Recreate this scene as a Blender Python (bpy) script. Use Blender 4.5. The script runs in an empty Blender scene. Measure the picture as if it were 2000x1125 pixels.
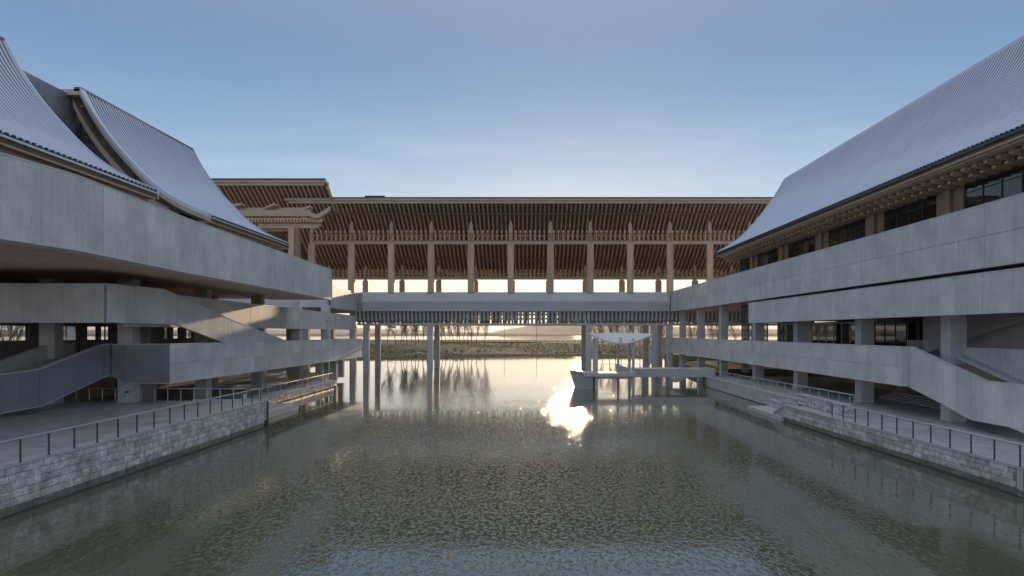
import bpy, math, random
from mathutils import Vector
random.seed(7)
S = bpy.context.scene
COL = S.collection

# ------------------------------------------------------------------ camera, sky, sun, exposure
SKY_GAIN, NISH = 0.57, 0.11
SUN_EL, SUN_AZ = math.radians(6.4), math.radians(4.2)
cam = bpy.data.cameras.new('camera'); camo = bpy.data.objects.new('camera', cam); COL.objects.link(camo)
camo.location = (0, 0, 8.0); camo.rotation_euler = (math.radians(90), 0, 0)
cam.sensor_width = 36; cam.lens = 24.0; cam.shift_x = -0.0155; cam.shift_y = 0.0428
cam.clip_start = 0.5; cam.clip_end = 12000
S.camera = camo
W = bpy.data.worlds.new('World'); S.world = W; W.use_nodes = True
wn = W.node_tree; wn.nodes.clear()
wo = wn.nodes.new('ShaderNodeOutputWorld'); wb = wn.nodes.new('ShaderNodeBackground')
sky = wn.nodes.new('ShaderNodeTexSky'); sky.sky_type = 'NISHITA'; sky.sun_disc = False
sky.sun_elevation = SUN_EL; sky.sun_rotation = SUN_AZ
sky.air_density = 1.0; sky.dust_density = 0.6; sky.ozone_density = 2.0; sky.altitude = 100
wb.inputs['Strength'].default_value = 0.1
# clear evening sky: Nishita light near the sun over a dome paling to the horizon; unseen overhead part brightened to lift shaded facades
tc = wn.nodes.new('ShaderNodeTexCoord'); sxyz = wn.nodes.new('ShaderNodeSeparateXYZ'); wn.links.new(tc.outputs['Generated'], sxyz.inputs[0])
mz = wn.nodes.new('ShaderNodeMath'); mz.operation = 'ABSOLUTE'; wn.links.new(sxyz.outputs['Z'], mz.inputs[0])
cr = wn.nodes.new('ShaderNodeValToRGB'); wn.links.new(mz.outputs[0], cr.inputs['Fac'])
cr.color_ramp.interpolation = 'B_SPLINE'
SKY = [(0, (.76, .72, .66)), (.07, (.72, .73, .72)), (.16, (.38, .53, .69)), (.27, (.19, .335, .54)), (.40, (.10, .19, .355)), (.60, (.42, .46, .58)), (1.0, (.60, .60, .63))]
el = cr.color_ramp.elements
while len(el) < len(SKY): el.new(.5)
for e, (p, c) in zip(el, SKY): e.position = p; e.color = (*c, 1)
wmp = wn.nodes.new('ShaderNodeMapping'); wmp.inputs['Scale'].default_value = (1.2, 1.2, 5.5); wn.links.new(tc.outputs['Generated'], wmp.inputs[0])
cn = wn.nodes.new('ShaderNodeTexNoise'); cn.inputs['Scale'].default_value = 3.2; cn.inputs['Detail'].default_value = 8; cn.inputs['Roughness'].default_value = .62
cn.inputs['Distortion'].default_value = .8; wn.links.new(wmp.outputs[0], cn.inputs['Vector'])
cm = wn.nodes.new('ShaderNodeMapRange'); cm.inputs['From Min'].default_value = .45; cm.inputs['From Max'].default_value = .78; cm.inputs['To Max'].default_value = .5
wn.links.new(cn.outputs['Fac'], cm.inputs['Value'])
low = wn.nodes.new('ShaderNodeMapRange'); low.inputs['From Min'].default_value = .10; low.inputs['From Max'].default_value = .32; low.inputs['To Min'].default_value = 1; low.inputs['To Max'].default_value = 0
wn.links.new(mz.outputs[0], low.inputs['Value'])
cf = wn.nodes.new('ShaderNodeMath'); cf.operation = 'MULTIPLY'; wn.links.new(cm.outputs[0], cf.inputs[0]); wn.links.new(low.outputs[0], cf.inputs[1])
cx_ = wn.nodes.new('ShaderNodeMixRGB'); cx_.inputs['Color2'].default_value = (.80, .82, .84, 1)
wn.links.new(cf.outputs[0], cx_.inputs['Fac']); wn.links.new(cr.outputs['Color'], cx_.inputs['Color1'])
g10 = wn.nodes.new('ShaderNodeVectorMath'); g10.operation = 'SCALE'; g10.inputs['Scale'].default_value = 10*SKY_GAIN; wn.links.new(cx_.outputs[0], g10.inputs[0])
nsc = wn.nodes.new('ShaderNodeVectorMath'); nsc.operation = 'SCALE'; nsc.inputs['Scale'].default_value = NISH; wn.links.new(sky.outputs[0], nsc.inputs[0])
adn = wn.nodes.new('ShaderNodeVectorMath'); adn.operation = 'ADD'; wn.links.new(g10.outputs[0], adn.inputs[0]); wn.links.new(nsc.outputs[0], adn.inputs[1])
wn.links.new(adn.outputs[0], wb.inputs['Color']); wn.links.new(wb.outputs[0], wo.inputs['Surface'])
sl = bpy.data.lights.new('sun', 'SUN'); slo = bpy.data.objects.new('sun', sl); COL.objects.link(slo)
sdir = Vector((math.sin(SUN_AZ)*math.cos(SUN_EL), math.cos(SUN_AZ)*math.cos(SUN_EL), math.sin(SUN_EL)))
slo.rotation_euler = sdir.to_track_quat('Z', 'Y').to_euler(); slo.location = (0, 0, 60)
sl.energy = 1.6; sl.angle = math.radians(0.53); sl.color = (1.0, 0.74, 0.45)
S.view_settings.view_transform = 'Standard'; S.view_settings.look = 'None'
S.cycles.diffuse_bounces = 8; S.cycles.max_bounces = 14; S.cycles.transparent_max_bounces = 16
S.view_settings.exposure = 0.88; S.view_settings.gamma = 1.0

# ------------------------------------------------------------------ materials
def mat(name, color, rough=0.7, metal=0.0, var=0.0, nscale=1.0, col2=None, bump=0.0, bscale=20.0,
        objvar=0.0, spec=0.5, stretch=(1, 1, 1), fine=0.0, streak=0.0):
    m = bpy.data.materials.new(name); m.use_nodes = True
    nt = m.node_tree; N = nt.nodes; L = nt.links
    b = N['Principled BSDF']
    b.inputs['Base Color'].default_value = (*color, 1); b.inputs['Roughness'].default_value = rough
    b.inputs['Metallic'].default_value = metal; b.inputs['Specular IOR Level'].default_value = spec
    geo = N.new('ShaderNodeNewGeometry')
    mp = N.new('ShaderNodeMapping'); mp.inputs['Scale'].default_value = stretch
    L.new(geo.outputs['Position'], mp.inputs['Vector'])
    src = None
    if var or col2:
        n = N.new('ShaderNodeTexNoise'); n.inputs['Scale'].default_value = nscale; n.inputs['Detail'].default_value = 6
        n.inputs['Roughness'].default_value = 0.6
        L.new(mp.outputs[0], n.inputs['Vector'])
        r = N.new('ShaderNodeValToRGB')
        c2 = col2 or tuple(c*(1-var) for c in color)
        c1 = color if col2 else tuple(min(1, c*(1+var)) for c in color)
        r.color_ramp.elements[0].position = 0.34; r.color_ramp.elements[1].position = 0.66
        r.color_ramp.elements[0].color = (*c2, 1); r.color_ramp.elements[1].color = (*c1, 1)
        L.new(n.outputs['Fac'], r.inputs['Fac']); src = r.outputs['Color']
    def mul(src, fac_socket, lo, hi):
        mr = N.new('ShaderNodeMapRange'); L.new(fac_socket, mr.inputs['Value'])
        mr.inputs['From Min'].default_value = 0.25 if fac_socket.name == 'Fac' else 0.0
        mr.inputs['From Max'].default_value = 0.75 if fac_socket.name == 'Fac' else 1.0
        mr.inputs['To Min'].default_value = lo; mr.inputs['To Max'].default_value = hi
        mx = N.new('ShaderNodeVectorMath'); mx.operation = 'SCALE'
        if src: L.new(src, mx.inputs[0])
        else: mx.inputs[0].default_value = color
        L.new(mr.outputs[0], mx.inputs['Scale']); return mx.outputs[0]
    if fine:
        n = N.new('ShaderNodeTexNoise'); n.inputs['Scale'].default_value = bscale; n.inputs['Detail'].default_value = 4
        L.new(geo.outputs['Position'], n.inputs['Vector']); src = mul(src, n.outputs['Fac'], 1-fine, 1+fine)
    if streak:   # rain streaks running down the surface
        m2 = N.new('ShaderNodeMapping'); m2.inputs['Scale'].default_value = (2.2, 2.2, 0.12); L.new(geo.outputs['Position'], m2.inputs['Vector'])
        n = N.new('ShaderNodeTexNoise'); n.inputs['Scale'].default_value = 1.6; n.inputs['Detail'].default_value = 5
        L.new(m2.outputs[0], n.inputs['Vector']); src = mul(src, n.outputs['Fac'], 1-streak, 1+streak*0.5)
    if objvar:
        oi = N.new('ShaderNodeObjectInfo'); src = mul(src, oi.outputs['Random'], 1-objvar, 1+objvar)
    if src: L.new(src, b.inputs['Base Color'])
    if bump:
        n = N.new('ShaderNodeTexNoise'); n.inputs['Scale'].default_value = bscale; n.inputs['Detail'].default_value = 5
        L.new(geo.outputs['Position'], n.inputs['Vector'])
        bp = N.new('ShaderNodeBump'); bp.inputs['Strength'].default_value = bump; bp.inputs['Distance'].default_value = 0.05
        L.new(n.outputs['Fac'], bp.inputs['Height']); L.new(bp.outputs[0], b.inputs['Normal'])
    return m

M = {}
M['concrete'] = mat('concrete', (.68, .665, .655), .6, var=.13, nscale=.45, fine=.08, bscale=7, objvar=.07, streak=.11, bump=.10)
M['wetstone'] = mat('wetstone', (.19, .19, .16), .5, var=.3, nscale=2.2, fine=.3, bscale=14, objvar=.15, bump=.9)
M['shadeclad'] = mat('shadeclad', (.27, .275, .31), .5, var=.08, nscale=.6, objvar=.05, streak=.1)  # shade of the frontal face put into the base colour; stair flank shares it
M['core'] = mat('core', (.36, .35, .35), .8)
M['coping'] = mat('coping', (.62, .62, .62), .45, var=.06, nscale=1)
M['deckcon'] = mat('deckcon', (.62, .60, .61), .6, var=.06, nscale=.25, streak=.05, objvar=.02)
M['column'] = mat('column', (.64, .625, .615), .6, var=.08, nscale=.8, streak=.08, objvar=.05)
M['bronze'] = mat('bronze', (.58, .43, .30), .42, metal=.15, var=.10, nscale=.6, objvar=.06, fine=.06)
M['wood'] = mat('wood', (.66, .45, .27), .5, var=.2, nscale=.8, stretch=(1, 1, .2), objvar=.09, fine=.08)
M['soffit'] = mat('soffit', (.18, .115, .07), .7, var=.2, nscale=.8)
M['copper'] = mat('copper', (.68, .46, .34), .5, var=.12, nscale=.7, objvar=.06)
M['pilaster'] = mat('pilaster', (.33, .20, .125), .45, var=.15, nscale=1.2, objvar=.05)
M['roofmetal'] = mat('roofmetal', (.09, .115, .17), .45, metal=.4, var=.07, nscale=.5, objvar=.03)
M['rib'] = mat('rib', (.58, .65, .76), .34, metal=.4, objvar=.05)
M['dark'] = mat('dark', (.035, .035, .04), .6)
M['zinc'] = mat('zinc', (.24, .26, .285), .45, metal=.3, var=.18, nscale=.7, objvar=.12, streak=.2)
M['inner'] = mat('inner', (.50, .46, .44), .8, var=.08, nscale=.5)
M['innerwarm'] = mat('innerwarm', (.50, .39, .29), .75, var=.12, nscale=.6)
M['stone'] = mat('stone', (.56, .54, .53), .85, var=.25, nscale=2.2, fine=.36, bscale=12, objvar=.26, bump=.9)
M['stonecap'] = mat('stonecap', (.52, .515, .52), .75, var=.12, nscale=2, fine=.1, bscale=18, objvar=.06, bump=.3)
M['mortar'] = mat('mortar', (.07, .07, .07), .95)
M['steel'] = mat('steel', (.60, .63, .66), .38, metal=.6, objvar=.05)
M['darksteel'] = mat('darksteel', (.05, .07, .075), .4, metal=.5)
M['frame'] = mat('frame', (.06, .065, .075), .4, metal=.4)
M['white'] = mat('white', (.72, .72, .72), .6, var=.05, nscale=2)
M['bark'] = mat('bark', (.085, .065, .05), .95, objvar=.3)
M['twig'] = mat('twig', (.14, .105, .075), .95, objvar=.3)
M['red'] = mat('red', (.55, .05, .03), .5)
M['orange'] = mat('orange', (.65, .16, .05), .55)
M['yellowflower'] = mat('yellowflower', (.55, .50, .03), .8, var=.4, nscale=5)
M['rock'] = mat('rock', (.42, .41, .39), .9, var=.25, nscale=2, bump=.8, bscale=5)
M['hill'] = mat('hill', (.075, .08, .06), .95, var=.35, nscale=.01, fine=.2, bscale=.08)
M['grass'] = mat('grass', (.09, .115, .03), .95, col2=(.15, .115, .055), nscale=.07, fine=.35, bscale=3, bump=.8)
M['grasstuft'] = mat('grasstuft', (.12, .14, .04), .95, col2=(.19, .145, .07), nscale=.35)
M['lawn'] = mat('lawn', (.07, .09, .025), .95, col2=(.12, .10, .04), nscale=.05, fine=.3, bscale=2.5)
M['earth'] = mat('earth', (.12, .10, .08), .95, var=.2, nscale=.4)
M['shrub'] = mat('shrub', (.26, .19, .12), .95, objvar=.25)
M['leaf'] = mat('leaf', (.06, .08, .03), .9, objvar=.2)
def paving():
    m = mat('paving', (.50, .495, .49), .5, var=.12, nscale=.8, fine=.08, bscale=8)
    nt = m.node_tree; N = nt.nodes; L = nt.links; b = N['Principled BSDF']
    g = N.new('ShaderNodeNewGeometry'); br = N.new('ShaderNodeTexBrick')
    br.inputs['Scale'].default_value = 1.0; br.inputs['Mortar Size'].default_value = .012
    br.inputs['Brick Width'].default_value = .9; br.inputs['Row Height'].default_value = .45
    br.inputs['Color1'].default_value = (.9, .9, .9, 1); br.inputs['Color2'].default_value = (1.1, 1.1, 1.1, 1)
    br.inputs['Mortar'].default_value = (.45, .45, .45, 1)
    L.new(g.outputs['Position'], br.inputs['Vector'])
    src = b.inputs['Base Color'].links[0].from_socket
    mx = N.new('ShaderNodeVectorMath'); mx.operation = 'MULTIPLY'
    L.new(src, mx.inputs[0]); L.new(br.outputs['Color'], mx.inputs[1]); L.new(mx.outputs[0], b.inputs['Base Color'])
    # damp streaks: smoother, darker patches
    n = N.new('ShaderNodeTexNoise'); n.inputs['Scale'].default_value = .5; n.inputs['Detail'].default_value = 5
    mp = N.new('ShaderNodeMapping'); mp.inputs['Scale'].default_value = (1, .35, 1); L.new(g.outputs['Position'], mp.inputs[0]); L.new(mp.outputs[0], n.inputs['Vector'])
    mr = N.new('ShaderNodeMapRange'); mr.inputs['From Min'].default_value = .45; mr.inputs['From Max'].default_value = .62
    mr.inputs['To Min'].default_value = .62; mr.inputs['To Max'].default_value = .3
    L.new(n.outputs['Fac'], mr.inputs['Value']); L.new(mr.outputs[0], b.inputs['Roughness'])
    return m
M['paving'] = paving()
def glass(name, tint, mixf):
    m = bpy.data.materials.new(name); m.use_nodes = True; nt = m.node_tree; N = nt.nodes; L = nt.links; N.clear()
    o = N.new('ShaderNodeOutputMaterial'); t = N.new('ShaderNodeBsdfTransparent'); g = N.new('ShaderNodeBsdfGlossy')
    t.inputs['Color'].default_value = (*tint, 1); g.inputs['Roughness'].default_value = .03
    fr = N.new('ShaderNodeFresnel'); fr.inputs['IOR'].default_value = 1.5
    ad = N.new('ShaderNodeMath'); ad.operation = 'ADD'; ad.inputs[1].default_value = mixf; ad.use_clamp = True
    mx = N.new('ShaderNodeMixShader'); L.new(fr.outputs[0], ad.inputs[0]); gb = N.new('ShaderNodeNewGeometry'); iv = N.new('ShaderNodeMath'); iv.operation = 'SUBTRACT'; iv.inputs[0].default_value = 1; L.new(gb.outputs['Backfacing'], iv.inputs[1])
    ml = N.new('ShaderNodeMath'); ml.operation = 'MULTIPLY'; L.new(ad.outputs[0], ml.inputs[0]); L.new(iv.outputs[0], ml.inputs[1]); L.new(ml.outputs[0], mx.inputs[0])
    L.new(t.outputs[0], mx.inputs[1]); L.new(g.outputs[0], mx.inputs[2]); L.new(mx.outputs[0], o.inputs['Surface'])
    return m
M['glass'] = glass('glass', (.5, .55, .57), .03)
M['clear'] = glass('clear', (.9, .92, .92), .02)
def water():
    m = bpy.data.materials.new('water'); m.use_nodes = True; nt = m.node_tree; N = nt.nodes; L = nt.links
    b = N['Principled BSDF']
    b.inputs['Base Color'].default_value = (.115, .128, .078, 1); b.inputs['Roughness'].default_value = .03
    b.inputs['IOR'].default_value = 2.0; b.inputs['Specular IOR Level'].default_value = .5
    g = N.new('ShaderNodeNewGeometry'); sx = N.new('ShaderNodeSeparateXYZ'); L.new(g.outputs['Position'], sx.inputs[0])
    def noise(scale, stretch, detail, rot=0.0, rough=.5, dist=0.0):
        mp = N.new('ShaderNodeMapping'); mp.inputs['Scale'].default_value = stretch; mp.inputs['Rotation'].default_value = (0, 0, rot)
        L.new(g.outputs['Position'], mp.inputs[0])
        n = N.new('ShaderNodeTexNoise'); n.inputs['Scale'].default_value = scale; n.inputs['Detail'].default_value = detail
        n.inputs['Roughness'].default_value = rough; n.inputs['Distortion'].default_value = dist
        L.new(mp.outputs[0], n.inputs['Vector']); return n.outputs['Fac']
    a = noise(5.2, (1, .45, 1), 1.5, .15, .5, .3)
    c = noise(6.0, (1, .6, 1), 1.0, -.25, .5, .5)
    def mth(op, x, y):
        q = N.new('ShaderNodeMath'); q.operation = op
        for i, v in enumerate((x, y)):
            if isinstance(v, (int, float)): q.inputs[i].default_value = v
            else: L.new(v, q.inputs[i])
        return q.outputs[0]
    def peaks(v, lo, hi):
        q = N.new('ShaderNodeMapRange'); q.interpolation_type = 'SMOOTHSTEP'
        q.inputs['From Min'].default_value = lo; q.inputs['From Max'].default_value = hi; L.new(v, q.inputs['Value']); return q.outputs[0]
    h = mth('ADD', mth('ADD', mth('MULTIPLY', peaks(a, .58, .80), 1.0), mth('MULTIPLY', a, .12)), mth('MULTIPLY', peaks(c, .5, .8), .25))
    # breeze reaches the middle of the basin; the edges under the walls lie calmer
    warp = noise(.06, (1, .6, 1), 3)
    xa = mth('ABSOLUTE', mth('ADD', sx.outputs['X'], 1.0), 0)
    edge = mth('ADD', xa, mth('MULTIPLY', mth('SUBTRACT', warp, .5), 16))
    mr = N.new('ShaderNodeMapRange'); mr.interpolation_type = 'SMOOTHSTEP'
    mr.inputs['From Min'].default_value = 8; mr.inputs['From Max'].default_value = 19
    mr.inputs['To Min'].default_value = 1.0; mr.inputs['To Max'].default_value = .12
    L.new(edge, mr.inputs['Value'])
    patch = noise(.22, (.6, 1, 1), 3)
    mp2 = N.new('ShaderNodeMapRange'); mp2.inputs['From Min'].default_value = .35; mp2.inputs['From Max'].default_value = .6
    mp2.inputs['To Min'].default_value = .55; mp2.inputs['To Max'].default_value = 1.0; L.new(patch, mp2.inputs['Value'])
    yw = mth('ADD', sx.outputs['Y'], mth('MULTIPLY', mth('SUBTRACT', noise(.11, (1, .5, 1), 4), .5), 70))
    far = N.new('ShaderNodeMapRange'); far.interpolation_type = 'SMOOTHSTEP'; far.inputs['From Min'].default_value = 26; far.inputs['From Max'].default_value = 105
    far.inputs['To Min'].default_value = 1; far.inputs['To Max'].default_value = .05; L.new(yw, far.inputs['Value'])
    stv = mth('MULTIPLY', mth('MULTIPLY', mr.outputs[0], mp2.outputs[0]), far.outputs[0])
    near = N.new('ShaderNodeMapRange'); near.inputs['From Min'].default_value = 23; near.inputs['From Max'].default_value = 33
    near.inputs['To Min'].default_value = .38; near.inputs['To Max'].default_value = 1; L.new(sx.outputs['Y'], near.inputs['Value'])
    hh = mth('MULTIPLY', mth('MULTIPLY', h, stv), near.outputs[0])
    bp = N.new('ShaderNodeBump'); bp.inputs['Strength'].default_value = 1.0; bp.inputs['Distance'].default_value = .10
    L.new(hh, bp.inputs['Height']); L.new(bp.outputs[0], b.inputs['Normal'])
    return m
M['water'] = water()

# ------------------------------------------------------------------ helpers
F = 2000*24/36.0
def PX(x, D): return (x-1031)/F*D
def PZ(y, D): return 8+(648-y)/F*D
WL = {}
def wloc(o): return WL.get(o.name, Vector((0, 0, 0))) if o else Vector((0, 0, 0))
def thing(name, loc, label, cat, group=None):
    o = bpy.data.objects.new(name, None); COL.objects.link(o); o.location = loc; o.empty_display_size = .5
    WL[o.name] = Vector(loc); o['label'] = label; o['category'] = cat
    if group: o['group'] = group
    return o
def link(o, parent, w):
    COL.objects.link(o); w = Vector(w); o.location = w-wloc(parent)
    if parent: o.parent = parent
    WL[o.name] = w
    return o
class MB:
    def __init__(s): s.v = []; s.f = []
    def hexa(s, p):
        n = len(s.v); s.v += [Vector(q) for q in p]
        s.f += [(n, n+3, n+2, n+1), (n+4, n+5, n+6, n+7), (n, n+1, n+5, n+4), (n+1, n+2, n+6, n+5), (n+2, n+3, n+7, n+6), (n+3, n, n+4, n+7)]
        return s
    def box(s, x0, x1, y0, y1, z0, z1):
        return s.hexa([(x0, y0, z0), (x1, y0, z0), (x1, y1, z0), (x0, y1, z0), (x0, y0, z1), (x1, y0, z1), (x1, y1, z1), (x0, y1, z1)])
    def tube(s, a, b, ra, rb=None, n=6, cap=True):
        a = Vector(a); b = Vector(b); rb = ra if rb is None else rb
        d = (b-a).normalized(); u = d.orthogonal().normalized(); w = d.cross(u); k = len(s.v)
        for p, r in ((a, ra), (b, rb)):
            for i in range(n):
                t = 2*math.pi*i/n; s.v.append(p+u*math.cos(t)*r+w*math.sin(t)*r)
        for i in range(n):
            j = (i+1) % n; s.f.append((k+i, k+j, k+n+j, k+n+i))
        if cap: s.f.append(tuple(range(k+n-1, k-1, -1))); s.f.append(tuple(range(k+n, k+2*n)))
        return s
    def prism(s, poly, ax, a0, a1):
        """poly = 2D points; extruded along axis ax ('x': poly is (y,z); 'y': poly is (x,z); 'z': (x,y))"""
        k = len(s.v); n = len(poly)
        for a in (a0, a1):
            for p in poly:
                s.v.append(Vector({'x': (a, p[0], p[1]), 'y': (p[0], a, p[1]), 'z': (p[0], p[1], a)}[ax]))
        for i in range(n):
            j = (i+1) % n; s.f.append((k+i, k+j, k+n+j, k+n+i))
        s.f.append(tuple(range(k+n-1, k-1, -1))); s.f.append(tuple(range(k+n, k+2*n)))
        return s
    def strip(s, prof, ax, a0, a1, off0, off1):
        """closed band following a 2D polyline, between offsets off0 and off1 (vertical), extruded along ax"""
        for i in range(len(prof)-1):
            (p, q), (r, t) = prof[i], prof[i+1]
            if ax == 'y':
                s.hexa([(p, a0, q+off0), (r, a0, t+off0), (r, a1, t+off0), (p, a1, q+off0), (p, a0, q+off1), (r, a0, t+off1), (r, a1, t+off1), (p, a1, q+off1)])
            else:
                s.hexa([(a0, p, q+off0), (a1, p, q+off0), (a1, r, t+off0), (a0, r, t+off0), (a0, p, q+off1), (a1, p, q+off1), (a1, r, t+off1), (a0, r, t+off1)])
        return s
    def mesh(s, name, m, origin):
        me = bpy.data.meshes.new(name); o = Vector(origin)
        me.from_pydata([tuple(v-o) for v in s.v], [], s.f)
        me.materials.append(m); me.update()
        import bmesh
        b = bmesh.new(); b.from_mesh(me); bmesh.ops.recalc_face_normals(b, faces=b.faces); b.to_mesh(me); b.free()
        return me
    def build(s, name, m, parent=None, origin=None, smooth=False):
        if origin is None:
            xs = [v.x for v in s.v]; ys = [v.y for v in s.v]; zs = [v.z for v in s.v]
            origin = ((min(xs)+max(xs))/2, (min(ys)+max(ys))/2, min(zs))
        me = s.mesh(name, m, origin)
        if smooth:
            for p in me.polygons: p.use_smooth = True
        o = bpy.data.objects.new(name, me); return link(o, parent, origin)
def box(name, m, parent, *a): return MB().box(*a).build(name, m, parent)
def inst(me, name, parent, w, rz=0, sc=None):
    o = bpy.data.objects.new(name, me); link(o, parent, w)
    if rz: o.rotation_euler = (0, 0, rz)
    if sc: o.scale = sc
    return o
def struct(o): o['kind'] = 'structure'; return o
def stuff(o, label=None, cat=None):
    o['kind'] = 'stuff'
    if label: o['label'] = label
    if cat: o['category'] = cat
    return o
def smooth_prof(pts, n=4):
    out = []
    for i in range(len(pts)-1):
        p0 = pts[max(i-1, 0)]; p1 = pts[i]; p2 = pts[i+1]; p3 = pts[min(i+2, len(pts)-1)]
        for k in range(n):
            t = k/n
            out.append(tuple(.5*((2*p1[j])+(-p0[j]+p2[j])*t+(2*p0[j]-5*p1[j]+4*p2[j]-p3[j])*t*t+(-p0[j]+3*p1[j]-3*p2[j]+p3[j])*t**3) for j in (0, 1)))
    out.append(pts[-1]); return out
def lerp_at(tab, t):
    if t <= tab[0][0]: return tab[0][1]
    for (a, va), (b, vb) in zip(tab, tab[1:]):
        if t <= b: return va+(vb-va)*(t-a)/max(b-a, 1e-9)
    return tab[-1][1]
def clad(parent, path, zt, zb, rows=1, step=2.65, side=1, bw=.34, thick=.3, m='concrete', gap=.028, cap=True, core_m='core'):
    """parapet wall along plan path (x,y), faced with panels on `side` (+1 = right of travel direction).
       zt, zb: tables of (arc length, z) or numbers"""
    if not isinstance(zt, list): zt = [(0, zt)]
    if not isinstance(zb, list): zb = [(0, zb)]
    P = [Vector((p[0], p[1], 0)) for p in path]
    L = [0]
    for a, b in zip(P, P[1:]): L.append(L[-1]+(b-a).length)
    def at(t):
        for i in range(len(L)-1):
            if t <= L[i+1]+1e-6:
                return P[i]+(P[i+1]-P[i])*((t-L[i])/(L[i+1]-L[i])), (P[i+1]-P[i]).normalized()
        return P[-1], (P[-1]-P[-2]).normalized()
    cuts = set(round(x, 3) for x in L)
    for tb in (zt, zb):
        for t, _ in tb: cuts.add(round(min(max(t, 0), L[-1]), 3))
    base = sorted(cuts); core = MB(); capb = MB(); drip = MB()
    alls = []
    for a, b in zip(base, base[1:]):
        if b-a < .02: continue
        n = max(1, round((b-a)/step)); alls += [(a+(b-a)*i/n, a+(b-a)*(i+1)/n) for i in range(n)]
        pa, d = at(a+1e-4); pb, _ = at(b-1e-4)
        nr = Vector((d.y, -d.x, 0))*side
        za0, za1, zb0, zb1 = lerp_at(zb, a), lerp_at(zt, a), lerp_at(zb, b), lerp_at(zt, b)
        q = [pa-nr*.05, pb-nr*.05, pb-nr*thick, pa-nr*thick]
        core.hexa([(q[0].x, q[0].y, za0), (q[1].x, q[1].y, zb0), (q[2].x, q[2].y, zb0), (q[3].x, q[3].y, za0),
                   (q[0].x, q[0].y, za1), (q[1].x, q[1].y, zb1), (q[2].x, q[2].y, zb1), (q[3].x, q[3].y, za1)])
        q = [pa+nr*.012, pb+nr*.012, pb-nr*bw, pa-nr*bw]
        drip.hexa([(q[0].x, q[0].y, za0-.06), (q[1].x, q[1].y, zb0-.06), (q[2].x, q[2].y, zb0-.06), (q[3].x, q[3].y, za0-.06),
                   (q[0].x, q[0].y, za0-.004), (q[1].x, q[1].y, zb0-.004), (q[2].x, q[2].y, zb0-.004), (q[3].x, q[3].y, za0-.004)])
        q = [pa+nr*.025, pb+nr*.025, pb-nr*(thick+.03), pa-nr*(thick+.03)]
        capb.hexa([(q[0].x, q[0].y, za1+.003), (q[1].x, q[1].y, zb1+.003), (q[2].x, q[2].y, zb1+.003), (q[3].x, q[3].y, za1+.003),
                   (q[0].x, q[0].y, za1+.07), (q[1].x, q[1].y, zb1+.07), (q[2].x, q[2].y, zb1+.07), (q[3].x, q[3].y, za1+.07)])
    core.build('wall', M[core_m], parent)
    drip.build('drip_edge', M['coping'], parent)
    if cap: capb.build('coping', M['coping'], parent)
    for a, b in alls:
        g = gap/2
        pa, d = at(a+g); pb, _ = at(b-g); nr = Vector((d.y, -d.x, 0))*side
        for r in range(rows):
            def zz(t, f): lo, hi = lerp_at(zb, t), lerp_at(zt, t); return lo+(hi-lo)*f
            f0, f1 = r/rows, (r+1)/rows
            g0 = 0 if r == 0 else g; g1 = 0 if r == rows-1 else g
            jit = random.uniform(-.004, .004)
            ins = nr*-.048; o = nr*jit
            A0, A1, B0, B1 = zz(a+g, f0)+g0, zz(a+g, f1)-g1, zz(b-g, f0)+g0, zz(b-g, f1)-g1
            q = [pa+o, pb+o, pb+ins, pa+ins]
            MB().hexa([(q[0].x, q[0].y, A0), (q[1].x, q[1].y, B0), (q[2].x, q[2].y, B0), (q[3].x, q[3].y, A0),
                       (q[0].x, q[0].y, A1), (q[1].x, q[1].y, B1), (q[2].x, q[2].y, B1), (q[3].x, q[3].y, A1)]).build('panel', M[m], parent)
def curved_roof(parent, prof, y0, y1, rib=.43, under='soffit', sgn=1, label=None):
    """prof: eave->ridge (x,z); swept along y"""
    pr = smooth_prof(prof, 4)
    sh = MB().strip(pr, 'y', y0, y1, -.02, .06).build('roof', M['roofmetal'], parent)
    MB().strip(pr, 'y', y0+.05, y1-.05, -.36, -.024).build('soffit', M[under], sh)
    n = int((y1-y0)/rib)
    base = MB(); ym = y0
    for i in range(len(pr)-1):
        (p, q), (r, t) = pr[i], pr[i+1]
        w0, w1 = .085, .05
        base.hexa([(p, -w0, q+.063), (r, -w0, t+.063), (r, w0, t+.063), (p, w0, q+.063), (p, -w1, q+.15), (r, -w1, t+.15), (r, w1, t+.15), (p, w1, q+.15)])
    org = (pr[0][0], 0, pr[0][1]); me = base.mesh('rib', M['rib'], org)
    for i in range(n+1):
        inst(me, 'rib', sh, (org[0], y0+.1+(y1-y0-.2)*i/n, org[2]))
    return sh, pr
ORD = ['first', 'second', 'third', 'fourth', 'fifth', 'sixth', 'seventh', 'eighth', 'ninth', 'tenth', 'eleventh', 'twelfth',
       'thirteenth', 'fourteenth', 'fifteenth', 'sixteenth', 'seventeenth', 'eighteenth', 'nineteenth', 'twentieth']

# ------------------------------------------------------------------ setting: ground, water, banks, hills
def sheet(name, m, rows):
    mb = MB(); n = len(rows[0])
    for r in rows: mb.v += [Vector(p) for p in r]
    for i in range(len(rows)-1):
        for j in range(n-1): k = i*n+j; mb.f.append((k, k+1, k+n+1, k+n))
    return mb.build(name, m, None, (0, 0, 0), smooth=True)
struct(sheet('ground', M['earth'], [[(-6000, y, -2.5), (6000, y, -2.5)] for y in (-3000, 7000)]))
struct(sheet('water', M['water'], [[(x, y, 0) for x in (-900, -200, 0, 200, 900)] for y in (-80, 0, 100, 300, 900, 1700)]))
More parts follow.
